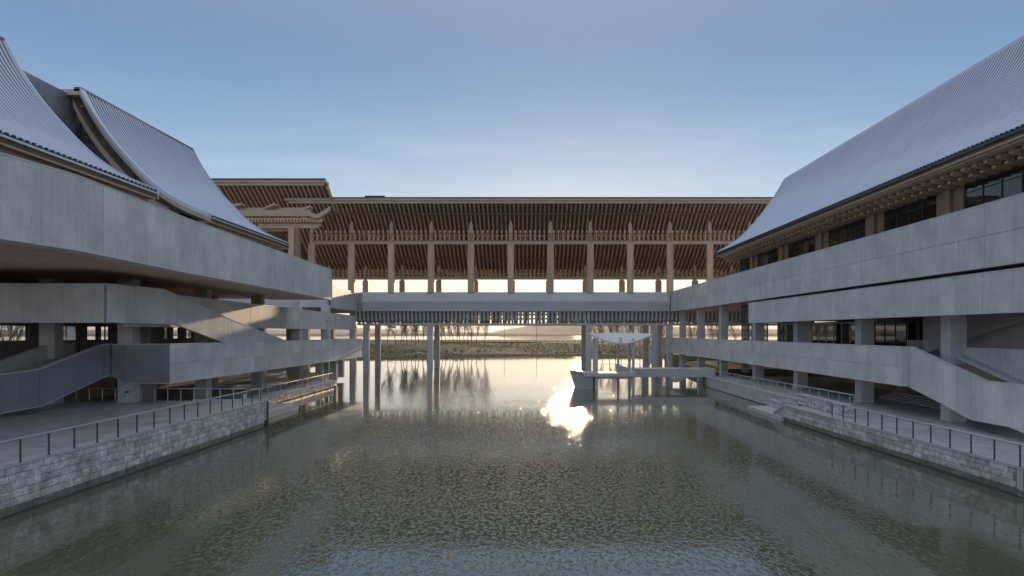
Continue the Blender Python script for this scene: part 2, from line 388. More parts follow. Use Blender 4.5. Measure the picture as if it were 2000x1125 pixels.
# grassy bank closing the far end of the basin
rows = []
for k, (dy, z) in enumerate([(0, -1.0), (3, .15), (10, .5), (28, 1.2), (48, 2.5), (60, 3.15), (72, 3.3), (130, 3.35), (200, 3.3), (206, -1)]):
    r = []
    for i in range(61):
        x = -300+10*i
        sh = 219+ (3*math.sin(x*.045)+1.8*math.sin(x*.13+1)) - max(0, (-20-x))*.28 + max(0, x-30)*-.12
        if dy >= 130: sh = 219
        zz = z+(.25*math.sin(x*.07+k)+.2*math.sin(x*.19+2*k) if 1 < k < 8 else 0)
        r.append((x, sh+dy, zz))
    rows.append(r)
struct(sheet('grass_bank', M['grass'], rows))
# hills across the lake
def hills(name, D, pts, depth):
    rows = []
    random.seed(3)
    for k, f in enumerate((0, .35, .7, 1, .85, .4)):
        r = []
        for i in range(161):
            px = -600+20*i
            top = lerp_at(pts, px)
            z = (PZ(top, D)+1.2*math.sin(i*.9)+1.0*math.sin(i*2.3+1)) * 1
            r.append((PX(px, D)*(1+.02*k), D-depth*.5+depth*k/5, -1+(z+1)*f+(1.5*math.sin(i*1.7+k*2) if 0 < k < 5 else 0)))
        rows.append(r)
    return struct(sheet(name, M['hill'], rows))
hills('far_hills', 2700, [(-600, 644), (0, 645), (500, 646), (700, 645), (850, 650), (920, 655), (945, 654), (1000, 641), (1060, 628), (1140, 610), (1200, 614), (1300, 636), (1400, 644), (1600, 646), (2600, 646)], 700)
hills('distant_hills', 4200, [(-600, 644), (500, 644), (700, 639), (760, 642), (880, 647), (1000, 650), (1300, 642), (2600, 645)], 600)
def low_shore(x0, x1, D, z, name):
    r = [[(x0, D, -.5), (x1, D, -.5)], [(x0, D+4, z), (x1, D+4, z)], [(x0, D+800, z+2), (x1, D+800, z+2)]]
    return struct(sheet(name, M['earth'], r))
low_shore(-2200, 2200, 1420, 1.5, 'far_shore')
# terraces of paving beside the basin (solid ground under the wings)
def solid(name, m, poly, z0, z1): return MB().prism(poly, 'z', z0, z1).build(name, m, None)
struct(solid('left_terrace', M['paving'], [(-22.75, -60), (-22.75, 30), (-22.2, 57.6), (-80, 57.6), (-80, -60)], -2, 2.2))
struct(solid('left_lower_terrace', M['paving'], [(-28.4, 57.65), (-28.4, 98.2), (-33, 98.2), (-33, 118), (-80, 118), (-80, 57.65)], -2, .96))
struct(solid('left_landing', M['stonecap'], [(-24.06, 57.65), (-24.06, 71.6), (-28.35, 71.6), (-28.35, 57.65)], -2, .53))
struct(solid('right_terrace', M['paving'], [(24.4, -60), (23.8, 40), (23.4, 60.8), (26.5, 60.85), (26.5, 100), (90, 100), (90, -60)], -2, 1.42))
struct(solid('right_landing', M['stonecap'], [(22.7, 61.2), (22.7, 70.4), (26.45, 70.4), (26.45, 61.2)], -2, .38))

# ------------------------------------------------------------------ retaining walls with individual stones
def stone_wall(label, a, b, z0, z1, side, group=None, course=.325, length=.92, big=True, capw=.6, captop=None):
    """wall from plan point a to b, face on side (+1 right of travel)"""
    A = Vector((*a, 0)); B = Vector((*b, 0)); Ln = (B-A).length; d = (B-A)/Ln; nr = Vector((d.y, -d.x, 0))*side
    t = thing('retaining_wall', (*((A+B)/2).xy, 0), label, 'stone wall', group)
    def seg(mb, s0, s1, f0, f1, zz0, zz1, skew=0):
        q = [A+d*s0+nr*f1, A+d*s1+nr*f1, A+d*s1+nr*f0, A+d*s0+nr*f0]
        return mb.hexa([(v.x, v.y, zz0) for v in q]+[(v.x, v.y, zz1) for v in q])
    seg(MB(), 0, Ln, -.5, -.06, z0-1.2, z1-.14).build('backing', M['mortar'], t)
    nc = max(1, round((z1-.14-z0)/course)); h = (z1-.14-z0)/nc
    st = MB()
    for c in range(nc):
        s = 0; first = True
        while s < Ln-.05:
            l = length*random.uniform(.6, 1.4)*(random.uniform(.4, 1) if first else 1); first = False
            e = min(Ln, s+l)
            if Ln-e < .3: e = Ln
            g = .011; f = random.uniform(-.022, .022)
            mb = MB() if big else st
            q = [A+d*(s+g)+nr*(f-.0), A+d*(e-g)+nr*(f+random.uniform(-.012, .012)), A+d*(e-g)-nr*.055, A+d*(s+g)-nr*.055]
            zz0, zz1 = z0+c*h+g, z0+(c+1)*h-g
            cx = (q[0]+q[1])/2+nr*random.uniform(.006, .03)
            # split-faced block: front face bulges to a ridge
            k = len(mb.v)
            mb.v += [Vector((v.x, v.y, zz0)) for v in q]+[Vector((v.x, v.y, zz1)) for v in q]
            mid = cx+d*random.uniform(-.15, .15)*(e-s); mb.v.append(Vector((mid.x, mid.y, (zz0+zz1)/2+random.uniform(-.05, .05))))
            mb.f += [(k, k+1, k+8), (k+1, k+5, k+8), (k+5, k+4, k+8), (k+4, k, k+8), (k+1, k+2, k+6, k+5), (k+2, k+3, k+7, k+6), (k+3, k, k+4, k+7), (k+4, k+5, k+6, k+7), (k, k+3, k+2, k+1)]
            if big: mb.build('stone', M['wetstone' if c == 0 else 'stone'], t)
            s = e
    if not big: stuff(st.build('stones', M['stone'], t))
    seg(MB(), -.02, Ln+.02, -.02, .03, z0-1.2, z0).build('footing', M['mortar'], t)
    n = max(1, int(Ln/1.8))
    for i in range(n):
        seg(MB(), Ln*i/n+.006, Ln*(i+1)/n-.006, -capw, .045, z1-.135, z1).build('coping', M['stonecap'], t)
    return t
stone_wall('long rough grey block wall along the left terrace edge, nearest the viewer', (-22.5, 26), (-21.95, 56.9), .06, 2.27, 1, course=.345, length=.74)
stone_wall('short end return of the left block wall facing the low landing', (-21.97, 57.35), (-28.2, 57.36), .56, 2.27, -1, big=False)
stone_wall('far low block wall below the sunlit left terrace railing', (-27.9, 71.75), (-27.9, 98.3), .06, 1.05, 1, course=.3, length=.9)
stone_wall('long rough block wall along the right terrace edge, in front of the near right railing', (23.95, 30), (22.9, 61), .06, 1.5, -1, course=.36, length=1.0)
stone_wall('far block wall on the right below the pale railing and the walkway end', (25.9, 66.5), (25.9, 100), .06, 1.5, -1, big=False)
stone_wall('square end of the far right block wall turned towards the bridge walkway', (25.9, 100.05), (33, 100.06), .06, 1.5, -1, big=False)
# stepped raised block wall
t = thing('stepped_wall', (24.7, 58, 1.45), 'dark stepped block wall standing on the right terrace above the small landing', 'stone wall')
for (a, b, z) in ((52.7, 62.3, 2.38), (62.31, 66, 1.85), (66.01, 69.3, 1.15)):
    box('core', M['mortar'], t, 24.66, 24.98, a, b, -.3, z-.1)
    z0 = 1.45 if a < 60 else .4
    nc = max(1, round((z-.1-z0)/.22)); h = (z-.1-z0)/nc
    for c in range(nc):
        s = a
        while s < b-.05:
            e = min(b, s+random.uniform(.35, .7)); e = b if b-e < .15 else e
            f = random.uniform(-.015, .015)
            box('stone', M['stone'], t, 24.6+f, 24.655, s+.008, e-.008, z0+c*h+.006, z0+(c+1)*h-.006); s = e
    box('coping', M['stonecap'], t, 24.52, 25.06, a-.03, b+.03, z-.098, z)
for (a, b) in ((52.68, 52.3),):
    for c in range(4): box('stone', M['stone'], t, 24.64, 25.0, b, a-.0, 1.46+c*.2, 1.65+c*.2)
# sloping coping down to the landing
t = thing('sloped_coping', (22.95, 61, 0), 'sloping stone kerb dropping from the right wall to the low landing', 'stone kerb')
MB().hexa([(22.84, 60.9, 1.36), (23.35, 60.9, 1.36), (23.35, 63.6, .40), (22.84, 63.6, .40), (22.84, 60.9, 1.5), (23.35, 60.9, 1.5), (23.35, 63.6, .54), (22.84, 63.6, .54)]).build('coping', M['stonecap'], t)
MB().prism([(61.03, .39), (63.55, .39), (61.03, 1.34)], 'x', 22.9, 23.3).build('infill', M['stone'], t)

# ------------------------------------------------------------------ railings
def railing(label, pts, z, spacing, h=1.05, post_m='steel', rail_m='steel', extra=(), pw=.025, group=None, cat='railing'):
    P = [Vector((*p, z if len(p) == 2 else 0)) if len(p) == 2 else Vector(p) for p in pts]
    t = thing('railing', tuple(P[0]), label, cat, group)
    d0 = (P[1]-P[0]).normalized(); ang = math.atan2(d0.y, d0.x)
    mb = MB(); mb.box(-pw*.6, pw*.6, -pw*1.6, pw*1.6, 0, h-.12)
    mb.hexa([(-pw*.6, -pw*1.6, h-.12), (pw*.6, -pw*1.6, h-.12), (pw*.6, pw*1.6, h-.12), (-pw*.6, pw*1.6, h-.12), (-pw*.5, -pw*1.2+.03, h-.01), (pw*.5, -pw*1.2+.03, h-.01), (pw*.5, pw*1.2+.03, h-.01), (-pw*.5, pw*1.2+.03, h-.01)])
    mb.box(-.06, .06, -.06, .06, 0, .012)
    me = mb.mesh('post', M[post_m], (0, 0, 0))
    r = MB(); fine = MB()
    for a, b in zip(P, P[1:]):
        L = (b-a).length; n = max(1, round(L/spacing))
        for i in range(n+1):
            p = a+(b-a)*i/n
            if i < n or b is P[-1]: inst(me, 'post', t, p, math.atan2((b-a).y, (b-a).x)-math.pi/2+math.pi/2)
        u = Vector((0, 0, h)); r.tube(a+u, b+u, .045, n=6)
        for e in extra: fine.tube(a+Vector((0, 0, e)), b+Vector((0, 0, e)), .01, n=4)
    r.build('handrail', M[rail_m], t)
    if extra: fine.build('cable', M['steel'], t)
    return t
railing('long railing with dark posts on the coping of the left terrace wall', [(-22.42, 24.8), (-22.15, 56.6)], 2.27, 1.8, post_m='darksteel')
railing('pale steel railing crossing the left terrace in front of the wide columns', [(-22.4, 57.0), (-39, 57.3)], 2.2, 1.13)
railing('railing in warm light along the far left lower terrace wall', [(-28.1, 72), (-28.1, 98), (-32, 98.1)], 1.03, 1.8)
railing('second railing further back under the left wing', [(-37, 100), (-30, 100.1)], .96, 1.6)
railing('railing with dark posts on the near right terrace wall', [(24.0, 26), (23.35, 52.4)], 1.5, 1.75, post_m='darksteel')
railing('pale railing along the right terrace behind the stepped block wall', [(26.15, 99.8), (28.3, 60), (28.3, 59.2)], 1.45, 1.9)

# ------------------------------------------------------------------ LEFT WING
lw = thing('left_wing_building', (-35, 60, 2.2), 'left grey concrete wing with stacked parapets, outer stairs and two swooping metal roofs', 'building')
def dep(y, h=8.1): return h*F/(648-y)
path = [(-24.6, 18), (PX(0, 31), 31), (PX(151, 35.5), 35.5), (PX(287, 43), 43), (PX(350, 47.8), 47.8), (PX(500, 62.4), 62.4), (PX(647, 89.2), 89.2)]
clad(lw, path, 16.1, 12.28, rows=1, step=2.6, bw=1.0)
clad(lw, [(PX(647, 89.2)+0.02, 89.25), (-34.0, 89.3)], 16.1, 12.28, side=-1, step=2.6)
# copper soffit boards under the upper band, and slabs
box('ceiling', M['core'], lw, -60, -25.95, 18, 89.1, 12.45, 15.6)
for k in range(26):
    y0 = 20+k*2.66; xx = lerp_at([(18, -24.9), (31, -24.3), (43, -24.4), (62, -25.2), (89, -25.95)], y0+1.3)
    box('soffit_board', M['copper'], lw, -41, xx, y0+.015, y0+2.64, 12.29, 12.37)
MB().prism([(18, 12.3), (89, 12.3), (89, 12.24), (18, 12.24)], 'x', -26.9, -26.85)
# middle band M1 (frontal part, side part, stair)
clad(lw, [(-62, 46.7), (-29, 46.7)], 11.25, 8.68, rows=1, step=2.7)
sd = [(0, 11.25), (PX(320, 1)*0+7.0, 11.25)]
pa = [(-29, 46.75), (-29.0, 76)]
zt = [(0, 11.25), (6.8, 11.25-.02), (30.0-8.0, 7.35), (29.2, 7.3)]
zb = [(0, 8.68), (9.5, 8.68), (18, 6.2), (29.2, 5.9)]
def Dof(x, X=-29): return X*F/(x-1031)
zt = [(0, 11.27), (Dof(320)-46.75, PZ(566, Dof(320))), (Dof(453)-46.75, PZ(625, Dof(453))), (Dof(553)-46.75, PZ(664, Dof(553)))]
zb = [(0, 8.7), (Dof(345)-46.75, PZ(632, Dof(345))), (Dof(437)-46.75, PZ(668, Dof(437))), (Dof(553)-46.75, 6.2)]
clad(lw, [(-29, 46.75), (-29, Dof(556))], zt, zb, side=1, step=2.6)
# recessed middle band M2
m2 = [(-29.6, 50), (-30, 58.2), (-31.1, 81), (-31.5, 91.8), (-34.3, 136)]
clad(lw, m2, [(0, 11.1)], 8.45, side=1, step=2.6)
# lower band L
lb = [(-29, 55.3), (-28.3, 85), (-27.7, 114)]
clad(lw, lb, [(0, 6.97), (59, 6.8)], 3.85, rows=2, side=1, step=2.7)
clad(lw, [(-33.7, 55.25), (-29.03, 55.25)], [(0, 6.95), (5, 6.97)], [(0, 4.6), (1.0, 3.88), (5, 3.85)], side=1, step=4.7, cap=True, m='shadeclad')
clad(lw, [(-27.75, 114.05), (-33, 114.1)], 6.8, 3.85, side=-1)
# stair flank down towards the viewer on the left
sx = -33.75
def DL(x): return 33.75*F/(1031-x)*1.0
zt = [(0, 6.97), (.8, 6.97), (7.5, PZ(722, 47.8)), (11.5, PZ(734, 44)), (18, 3.6)]
zb = [(0, 4.6), (7.3, PZ(792, 48)), (10.7, PZ(805, 44.7)), (18, .6)]
zt = [(18-t, z) for t, z in reversed(zt)]; zb = [(18-t, z) for t, z in reversed(zb)]
pstair = [(-34.4, 37.2), (-34.2, 46), (-33.75, 55.2)]
clad(lw, pstair, zt, zb, side=1, step=2.7, m='shadeclad')
# inner flank of that stair
clad(lw, [(-38.5, 58), (-38.6, 46), (-38.8, 37.2)], [(0, 6.95), (3, 6.95), (12, 4.9), (20, 4.4)], [(0, 4.9), (3, 4.9), (12, 3.2), (20, 3.0)], side=-1, step=2.7)
mb = MB()
mb.hexa([(-38.3, 55.1, 4.7), (-34.2, 55.1, 4.7), (-34.2, 46, 2.75), (-38.3, 46, 2.75), (-38.3, 55.1, 5.3), (-34.2, 55.1, 5.3), (-34.2, 46, 3.1), (-38.3, 46, 3.1)])
for k in range(17): mb.box(-38.25, -34.25, 54.5-k*.5, 55.0-k*.5, 4.9-k*.12, 5.45-k*.13)
mb.build('stair_flight', M['column'], lw)
# floors
MB().prism([(-60, 47.1), (-29.5, 47.1), (-30.2, 50), (-30.6, 58), (-31.6, 81), (-33.0, 105), (-33.6, 118), (-60, 118)], 'z', 8.75, 9.9).build('floor_slab', M['inner'], lw)
box('floor_slab', M['inner'], lw, -60, -29.5, 55.6, 114, 4.3, 5.8)
# columns of two rows, through three storeys
cl = MB().box(-.62, .62, -.55, .55, 0, 1).mesh('column', M['column'], (0, 0, 0))
for X, Ds in ((-32.95, (56.4, 69.3, 83.3, 97.3, 111.3)), (-38.6, (55.3, 69.3, 83.3, 97.3, 111.3))):
    for D in Ds:
        z0 = 2.2 if D < 57.6 else .96
        inst(cl, 'column', lw, (X, D, z0), 0, (1, 1, 3.3+2.2-z0-1.2 if False else 4.3-z0))
        inst(cl, 'column', lw, (X, D, 5.8), 0, (1, 1, 2.95))
        inst(cl, 'column', lw, (X, D, 9.9), 0, (1, 1, 2.45))
cl2 = MB().box(-.5, .5, -.5, .5, 0, 1).mesh('column', M['column'], (0, 0, 0))
for (X, D) in ((-30.8, 101), (-30.4, 107), (-31.0, 113)):
    inst(cl2, 'column', lw, (X, D, .5), 0, (1, 1, 3.8))
# back wall with window openings on the middle floor
wins = [(47.5, 51, 7.1), (53.5, 57.0, 7.1), (57.8, 63.0, 7.1), (64.6, 67.2, 7.1), (67.4, 70.0, 7.1), (71.3, 73.2, 7.1), (73.6, 75.4, 7.1), (78.2, 80.2, 7.1), (83, 83.8, 7.1), (86.4, 87.8, 7.1), (88.6, 90.4, 7.1), (92, 94, 7.1), (95, 97.4, 7.1), (98.4, 101, 7.1), (102, 105, 7.1), (106, 109.5, 7.1), (110.5, 114, 7.1)]
mb = MB(); prev = 47
mb.box(-46.4, -46, 47, 118, 5.8, 7.1); mb.box(-46.4, -46, 47, 118, 8.62, 12.4)
for a, b, z in wins: mb.box(-46.4, -46, prev, a, 7.1, 8.62); prev = b
mb.box(-46.4, -46, prev, 118, 7.1, 8.62); mb.build('back_wall', M['inner'], lw)
for a, b, z in wins:
    w = MB().box(-46.3, -46.1, a, a+.06, 7.1, 8.6).box(-46.3, -46.1, b-.06, b, 7.1, 8.6).box(-46.3, -46.1, a+.06, b-.06, 7.1, 7.16).box(-46.3, -46.1, a+.06, b-.06, 8.54, 8.6).build('window', M['frame'], lw)
    box('pane', M['clear'], w, -46.21, -46.19, a+.06, b-.06, 7.16, 8.54)
box('back_wall', M['innerwarm'], lw, -46.4, -46, 62, 100, .96, 4.3)
box('back_wall', M['inner'], lw, -46.4, -46, 40, 58, 2.2, 4.3)
# glazed partition mullions on the middle floor
for y in [58, 62.4, 66.2, 72, 77, 81]:
    box('mullion', M['frame'], lw, -41.1, -41, y, y+.1, 5.8, 8.7)
# lights strip of soffit edge
box('edge_strip', M['copper'], lw, -29.3, -27, 46.9, 47.0, 11.3, 11.31)

# roofs of the left wing
LP = [(0, 0), (2.2, .95), (4.1, 2.2), (5.9, 3.95), (7.6, 5.9), (9.0, 7.9), (10.0, 9.8)]
def left_roof(ex, y0, y1, near_gable, far_gable):
    prof = [(ex-d, 17.1+z) for d, z in LP]
    sh, pr = curved_roof(lw, prof, y0, y1)
    # eave: dark tile ends, gutter beam, lower beam
    box('gutter', M['steel'], lw, ex-.12, ex+.12, y0, y1, 16.93, 17.04)
    box('eave_beam', M['bronze'], lw, ex-.5, ex-.06, y0+.02, y1-.02, 16.62, 16.92)
    box('eave_beam', M['bronze'], lw, ex-1.0, ex-.52, y0+.1, y1-.1, 16.45, 16.75)
    td = MB().box(-.03, .05, -.085, .085, 0, .15).mesh('tile_end', M['dark'], (0, 0, 0))
    n = int((y1-y0)/.43)
    for i in range(n): inst(td, 'tile_end', sh, (ex+.02, y0+.1+(y1-y0-.2)*(i+.5)/n, 17.07))
    pst = MB().box(-.16, .16, -.1, .1, 0, .42).mesh('eave_post', M['bronze'], (0, 0, 0))
    n = int((y1-y0)/.95)
    for i in range(n+1): inst(pst, 'eave_post', lw, (ex-.75, y0+.2+(y1-y0-.4)*i/n, 16.05))
    box('eave_backing', M['dark'], lw, ex-2.6, ex-2.5, y0, y1, 15.7, 17.4)
    for g, s in ((near_gable, -1), (far_gable, 1)):
        if not g: continue
        ye = y0 if s < 0 else y1
        a, b = (ye-.55, ye-.004) if s < 0 else (ye+.004, ye+.2)
        MB().strip(pr, 'y', a, b, -.45, -.12).build('gable_beam', M['bronze'], lw)
        MB().strip(pr, 'y', a-.02, b+.02, -.115, .22).build('gable_cap', M['rib'], lw)
        if s < 0: MB().strip([(p[0]-.9, p[1]-.6) for p in pr], 'y', a+.5, b+.6, -.5, .1).build('gable_beam', M['bronze'], lw)
    rx, rz = pr[-1]
    box('ridge', M['roofmetal'], lw, rx-.5, rx+.05, y0-(.5 if near_gable else 0), y1, rz-.1, rz+.22)
    return pr
left_roof(-24.15, 20, 44.5, False, True)
pr2 = left_roof(-24.95, 53.8, 71.2, True, True)
box('ridge_box', M['bronze'], lw, -37.2, -34.9, 53.3, 56, 26.5, 26.95)
box('roof_ridge_housing', M['bronze'], lw, -37.2, -35.4, 56, 68, 26.8, 27.25)
# zinc tower between the roofs, panel by panel
MB().box(-46, -36.06, 46.0, 54.4, 14, 26.55).build('tower_core', M['core'], lw)
for i in range(8):
    for j in range(6):
        y0 = 46+i*1.05; z0 = 14.2+j*2.08
        box('zinc_panel', M['zinc'], lw, -36.05, -36.0, y0+.012, y0+1.04, z0+.012, z0+2.06)
for i in range(9):
    for j in range(6):
        x0 = -45.9+i*1.1; z0 = 14.2+j*2.08
        box('zinc_panel', M['zinc'], lw, x0+.012, x0+1.09, 45.93, 45.99, z0+.012, z0+2.06)
# gable wall below the second roof
prg = [(x-.1, z-.5) for x, z in pr2]
poly = [(-25.3, 15.7)]+[(x, z) for x, z in prg if x < -25.3]+[(-44, 26), (-44, 15.7)]
MB().prism(poly, 'y', 55.6, 56).build('gable_wall', M['zinc'], lw)
for x in [-43+1.1*i for i in range(12)]:
    top = lerp_at(sorted([(a, b) for a, b in prg]), x)-.3
    if top > 16.5: box('seam', M['dark'], lw, x-.02, x+.02, 55.56, 55.6, 15.8, min(top, 25.8))
for k, zz in enumerate((17.6, 18.6)):
    MB().hexa([(-36, 54.2, zz+3), (-28.5, 54.2, zz-1), (-28.5, 54.6, zz-1), (-36, 54.6, zz+3), (-36, 54.2, zz+3.3), (-28.5, 54.2, zz-.7), (-28.5, 54.6, zz-.7), (-36, 54.6, zz+3.3)]).build('gable_brace', M['bronze'], lw)
box('roof_back', M['core'], lw, -60, -46.2, 20, 71, 15.7, 24)
box('roof_void', M['dark'], lw, -34, -27.3, 44.9, 53.0, 15.65, 16.0)

# ------------------------------------------------------------------ RIGHT WING
rw = thing('right_wing_building', (32, 60, 1.45), 'right grey concrete wing with long stacked parapets under one sweeping ribbed metal roof', 'building')
XR = 29.0
clad(rw, [(XR, 30), (XR, 139.4)], 16.08, 12.12, rows=2, side=-1, step=2.68)
clad(rw, [(XR, 30), (XR, 89.6)], 11.72, 9.2, rows=1, side=-1, step=2.68)
clad(rw, [(XR+.02, 89.65), (32.8, 89.7)], 11.72, 9.2, side=1)
clad(rw, [(XR, 52.9), (XR, 149)], 6.8, 3.84, rows=2, side=-1, step=2.68)
clad(rw, [(XR+.45, 52.86), (XR+.02, 52.86)], 6.8, 3.84, side=-1, cap=True)
def DR(x, X=29.45): return X*F/(x-1031)
zt = [(0, 6.8), (53-DR(1778), 6.8), (53-DR(1920), 4.8), (53-DR(2000), 4.78), (16, 3.2), (22, 1.6)]
zb = [(0, 3.85), (53-DR(1842), 2.9), (53-DR(1896), 2.2), (53-DR(1972), 2.22), (16, 1.46)]
clad(rw, [(29.45, 53), (29.45, 31)], zt, zb, rows=1, side=1, step=2.0)
# inner stair parapet with handrail
clad(rw, [(32.1, 53), (32.1, 31)], [(0, 6.8), (22, 6.78)], [(0, 6.0), (4, 5.9), (12, 3.6), (22, 3.3)], side=1, step=3, m='concrete')
mb = MB()
for k in range(14): mb.box(29.8, 32, 51.4-k*.5, 51.9-k*.5, 4.6-k*.17, 5.6-k*.16)
mb.build('stair_flight', M['column'], rw)
MB().tube((31.7, 51.5, 6.75), (31.7, 43.5, 4.75), .05).tube((31.7, 51.5, 6.55), (31.7, 43.5, 4.55), .03).build('handrail', M['steel'], rw)
MB().hexa([(31.3, 52, 6.6), (31.85, 52, 6.6), (31.85, 43, 4.35), (31.3, 43, 4.35), (31.3, 52, 6.7), (31.85, 52, 6.7), (31.85, 43, 4.45), (31.3, 43, 4.45)]).build('stair_kerb', M['coping'], rw)
for k in range(12): box('baluster', M['steel'], rw, 30.5, 30.55, 52.1+k*.25, 52.14+k*.25, 6.3, 7.35)
box('floor_slab', M['inner'], rw, 29.4, 62, 30, 139, 12.25, 15.6)
box('floor_slab', M['inner'], rw, 29.4, 62, 30, 89.2, 9.35, 10.6)
box('floor_slab', M['inner'], rw, 29.9, 62, 53.3, 148, 4.2, 5.6)
for k in range(15):
    box('soffit_board', M['copper'], rw, 29.4, 45, 93+k*3.1+.02, 93+k*3.1+3.08, 12.15, 12.24)
clr = MB().box(-.6, .6, -.6, .6, 0, 1).mesh('column', M['column'], (0, 0, 0))
for D in (36.5, 50.6, 64, 79, 93.5):
    inst(clr, 'column', rw, (31.55, D, 1.42), 0, (1, 1, 2.9)); inst(clr, 'column', rw, (31.55, D, 5.6), 0, (1, 1, 3.76))
    inst(clr, 'column', rw, (31.55, D, 10.6), 0, (1, 1, 1.66))
for D in (106, 120, 134):
    inst(clr, 'column', rw, (30.4, D, -1), 0, (.9, .9, 5.2)); inst(clr, 'column', rw, (30.4, D, 5.6), 0, (.9, .9, 6.66))
for D in (113, 127, 141):
    inst(clr, 'column', rw, (36, D, -1), 0, (.8, .8, 5.2)); inst(clr, 'column', rw, (36, D, 5.6), 0, (.8, .8, 6.66))
# ground floor back wall, steps
box('back_wall', M['innerwarm'], rw, 41, 41.4, 30, 92, 1.42, 4.2)
for k in range(4): box('step', M['stonecap'], rw, 35+k*.4, 39, 56, 68, 1.43+k*.16, 1.58+k*.16)
# middle floor wall with glazing
box('back_wall', M['inner'], rw, 34.3, 34.6, 30, 59.3, 5.6, 9.35)
for (a, b, n) in ((59.5, 67, 4), (70.2, 81.8, 6), (84.4, 92.5, 6)):
    w = MB()
    for i in range(n+1): y = a+(b-a)*i/n; w.box(34.0, 34.12, y-.05, y+.05, 5.65, 8.9)
    w.box(34.0, 34.12, a+.05, b-.05, 8.9, 9.0).box(34.0, 34.12, a+.05, b-.05, 5.6, 5.645)
    wo_ = w.build('window', M['steel'] if a > 60 else M['frame'], rw)
    for i in range(n): y = a+(b-a)*i/n; box('pane', M['glass'], wo_, 34.05, 34.07, y+.06, y+(b-a)/n-.06, 5.66, 8.88)
    box('inner_wall', M['inner'], rw, 39, 39.2, a-4, b+4, 5.6, 9.3)
for (a, b) in ((67.0, 70.1), (81.9, 84.3)): box('back_wall', M['column'], rw, 34.0, 34.4, a+.06, b-.02, 5.6, 9.35)
MB().hexa([(33.5, 59, 5.9), (33.9, 59, 5.9), (33.9, 44, 9.3), (33.5, 44, 9.3), (33.5, 59, 6.2), (33.9, 59, 6.2), (33.9, 44, 9.34), (33.5, 44, 9.34)]).build('upper_stair', M['inner'], rw)
# glazed lobby at the far end
w = MB()
for i in range(8):
    y = 93.0+i*1.6; w.box(32.6, 32.72, y-.05, y+.05, 5.65, 12.1)
w.box(32.58, 32.7, 93.06, 104.14, 8.0, 8.12)
wl = w.build('window', M['frame'], rw)
for i in range(7):
    y = 93.0+i*1.6; box('pane', M['glass'], wl, 32.64, 32.66, y+.05, y+1.55, 5.65, 12.1)
box('lobby_wall', M['innerwarm'], rw, 38, 38.3, 92, 104, 5.6, 12.1)
# upper storey under the eaves: windows between timber pilasters
WX = 30.5
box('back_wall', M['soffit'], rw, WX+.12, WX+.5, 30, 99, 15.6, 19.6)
pils = [38.6, 49.2, 59.9, 70.6, 81.3, 92.0]
for y in pils:
    box('pilaster', M['pilaster'], rw, WX-.38, WX+.1, y-.42, y+.42, 15.7, 18.3)
    for s in (-1, 1): box('pilaster', M['pilaster'], rw, WX-.12, WX+.1, y+s*1.0-.56, y+s*1.0+.56, 15.7, 18.3)
for a, b in zip([28]+pils, pils+[99.5]):
    a += 1.65; b -= 1.65
    if a < 30: a = 30
    if b-a < 1: continue
    n = max(2, round((b-a)/1.65))
    w = MB().box(WX-.06, WX+.04, a, b, 18.12, 18.2).box(WX-.06, WX+.04, a, b, 16.2, 16.28)
    for i in range(n+1): y = a+(b-a)*i/n; w.box(WX-.05, WX+.05, y-.04, y+.04, 16.29, 18.11)
    w.box(WX-.04, WX+.03, a+.05, b-.05, 17.62, 17.67)
    wo_ = w.build('window', M['frame'], rw)
    for i in range(n): y = a+(b-a)*i/n; box('pane', M['glass'], wo_, WX, WX+.015, y+.04, y+(b-a)/n-.04, 16.29, 18.1)
box('lintel', M['wood'], rw, WX-.2, WX+.1, 30, 99, 18.32, 18.7)
EX = 27.7
RP = [(0, 0), (2.8, 1.75), (4.8, 3.6), (6.75, 5.9), (8.4, 8.15), (9.95, 10.8)]
shr, prr = curved_roof(rw, [(EX+d, 19.5+z) for d, z in RP], 34, 100)
box('gutter', M['darksteel'], rw, EX-.14, EX+.12, 34, 100, 19.26, 19.42)
box('eave_beam', M['bronze'], rw, EX+.1, EX+.3, 34, 99.9, 18.98, 19.25)
box('eave_beam', M['bronze'], rw, EX+.32, EX+.9, 34, 99.8, 18.86, 19.14)
box('eave_beam', M['wood'], rw, EX+.92, EX+2.9, 34, 99.7, 18.92, 19.2)
td = MB().box(-.05, .03, -.085, .085, 0, .15).mesh('tile_end', M['dark'], (0, 0, 0))
n = int(66/.43)
for i in range(n): inst(td, 'tile_end', shr, (EX-.02, 34.1+65.8*(i+.5)/n, 19.45))
mb = MB(); mb.hexa([(-.0, -.2, .15), (.9, -.2, -.02), (.9, .2, -.02), (0, .2, .15), (0, -.2, .46), (.9, -.2, .46), (.9, .2, .46), (0, .2, .46)])
mb.hexa([(.5, -.16, -.2), (1.5, -.16, -.32), (1.5, .16, -.32), (.5, .16, -.2), (.5, -.16, -.03), (1.5, -.16, -.03), (1.5, .16, -.03), (.5, .16, -.03)])
mb.box(.2, .42, -.42, .42, .2, .34)
bk = mb.mesh('bracket', M['bronze'], (0, 0, 0))
n = 56
for i in range(n+1): inst(bk, 'bracket', rw, (EX+.98, 36+63.4*i/n, 18.45))
MB().strip(prr, 'y', 100.004, 100.25, -.45, -.05).build('gable_beam', M['bronze'], rw)
MB().strip(prr, 'y', 99.99, 100.3, -.04, .22).build('gable_cap', M['rib'], rw)
rx, rz = prr[-1]
box('ridge', M['rib'], rw, rx-.05, rx+.5, 34, 100, rz-.05, rz+.2)
box('roof_back', M['core'], rw, 38.3, 60, 34, 100, 15.6, 26)

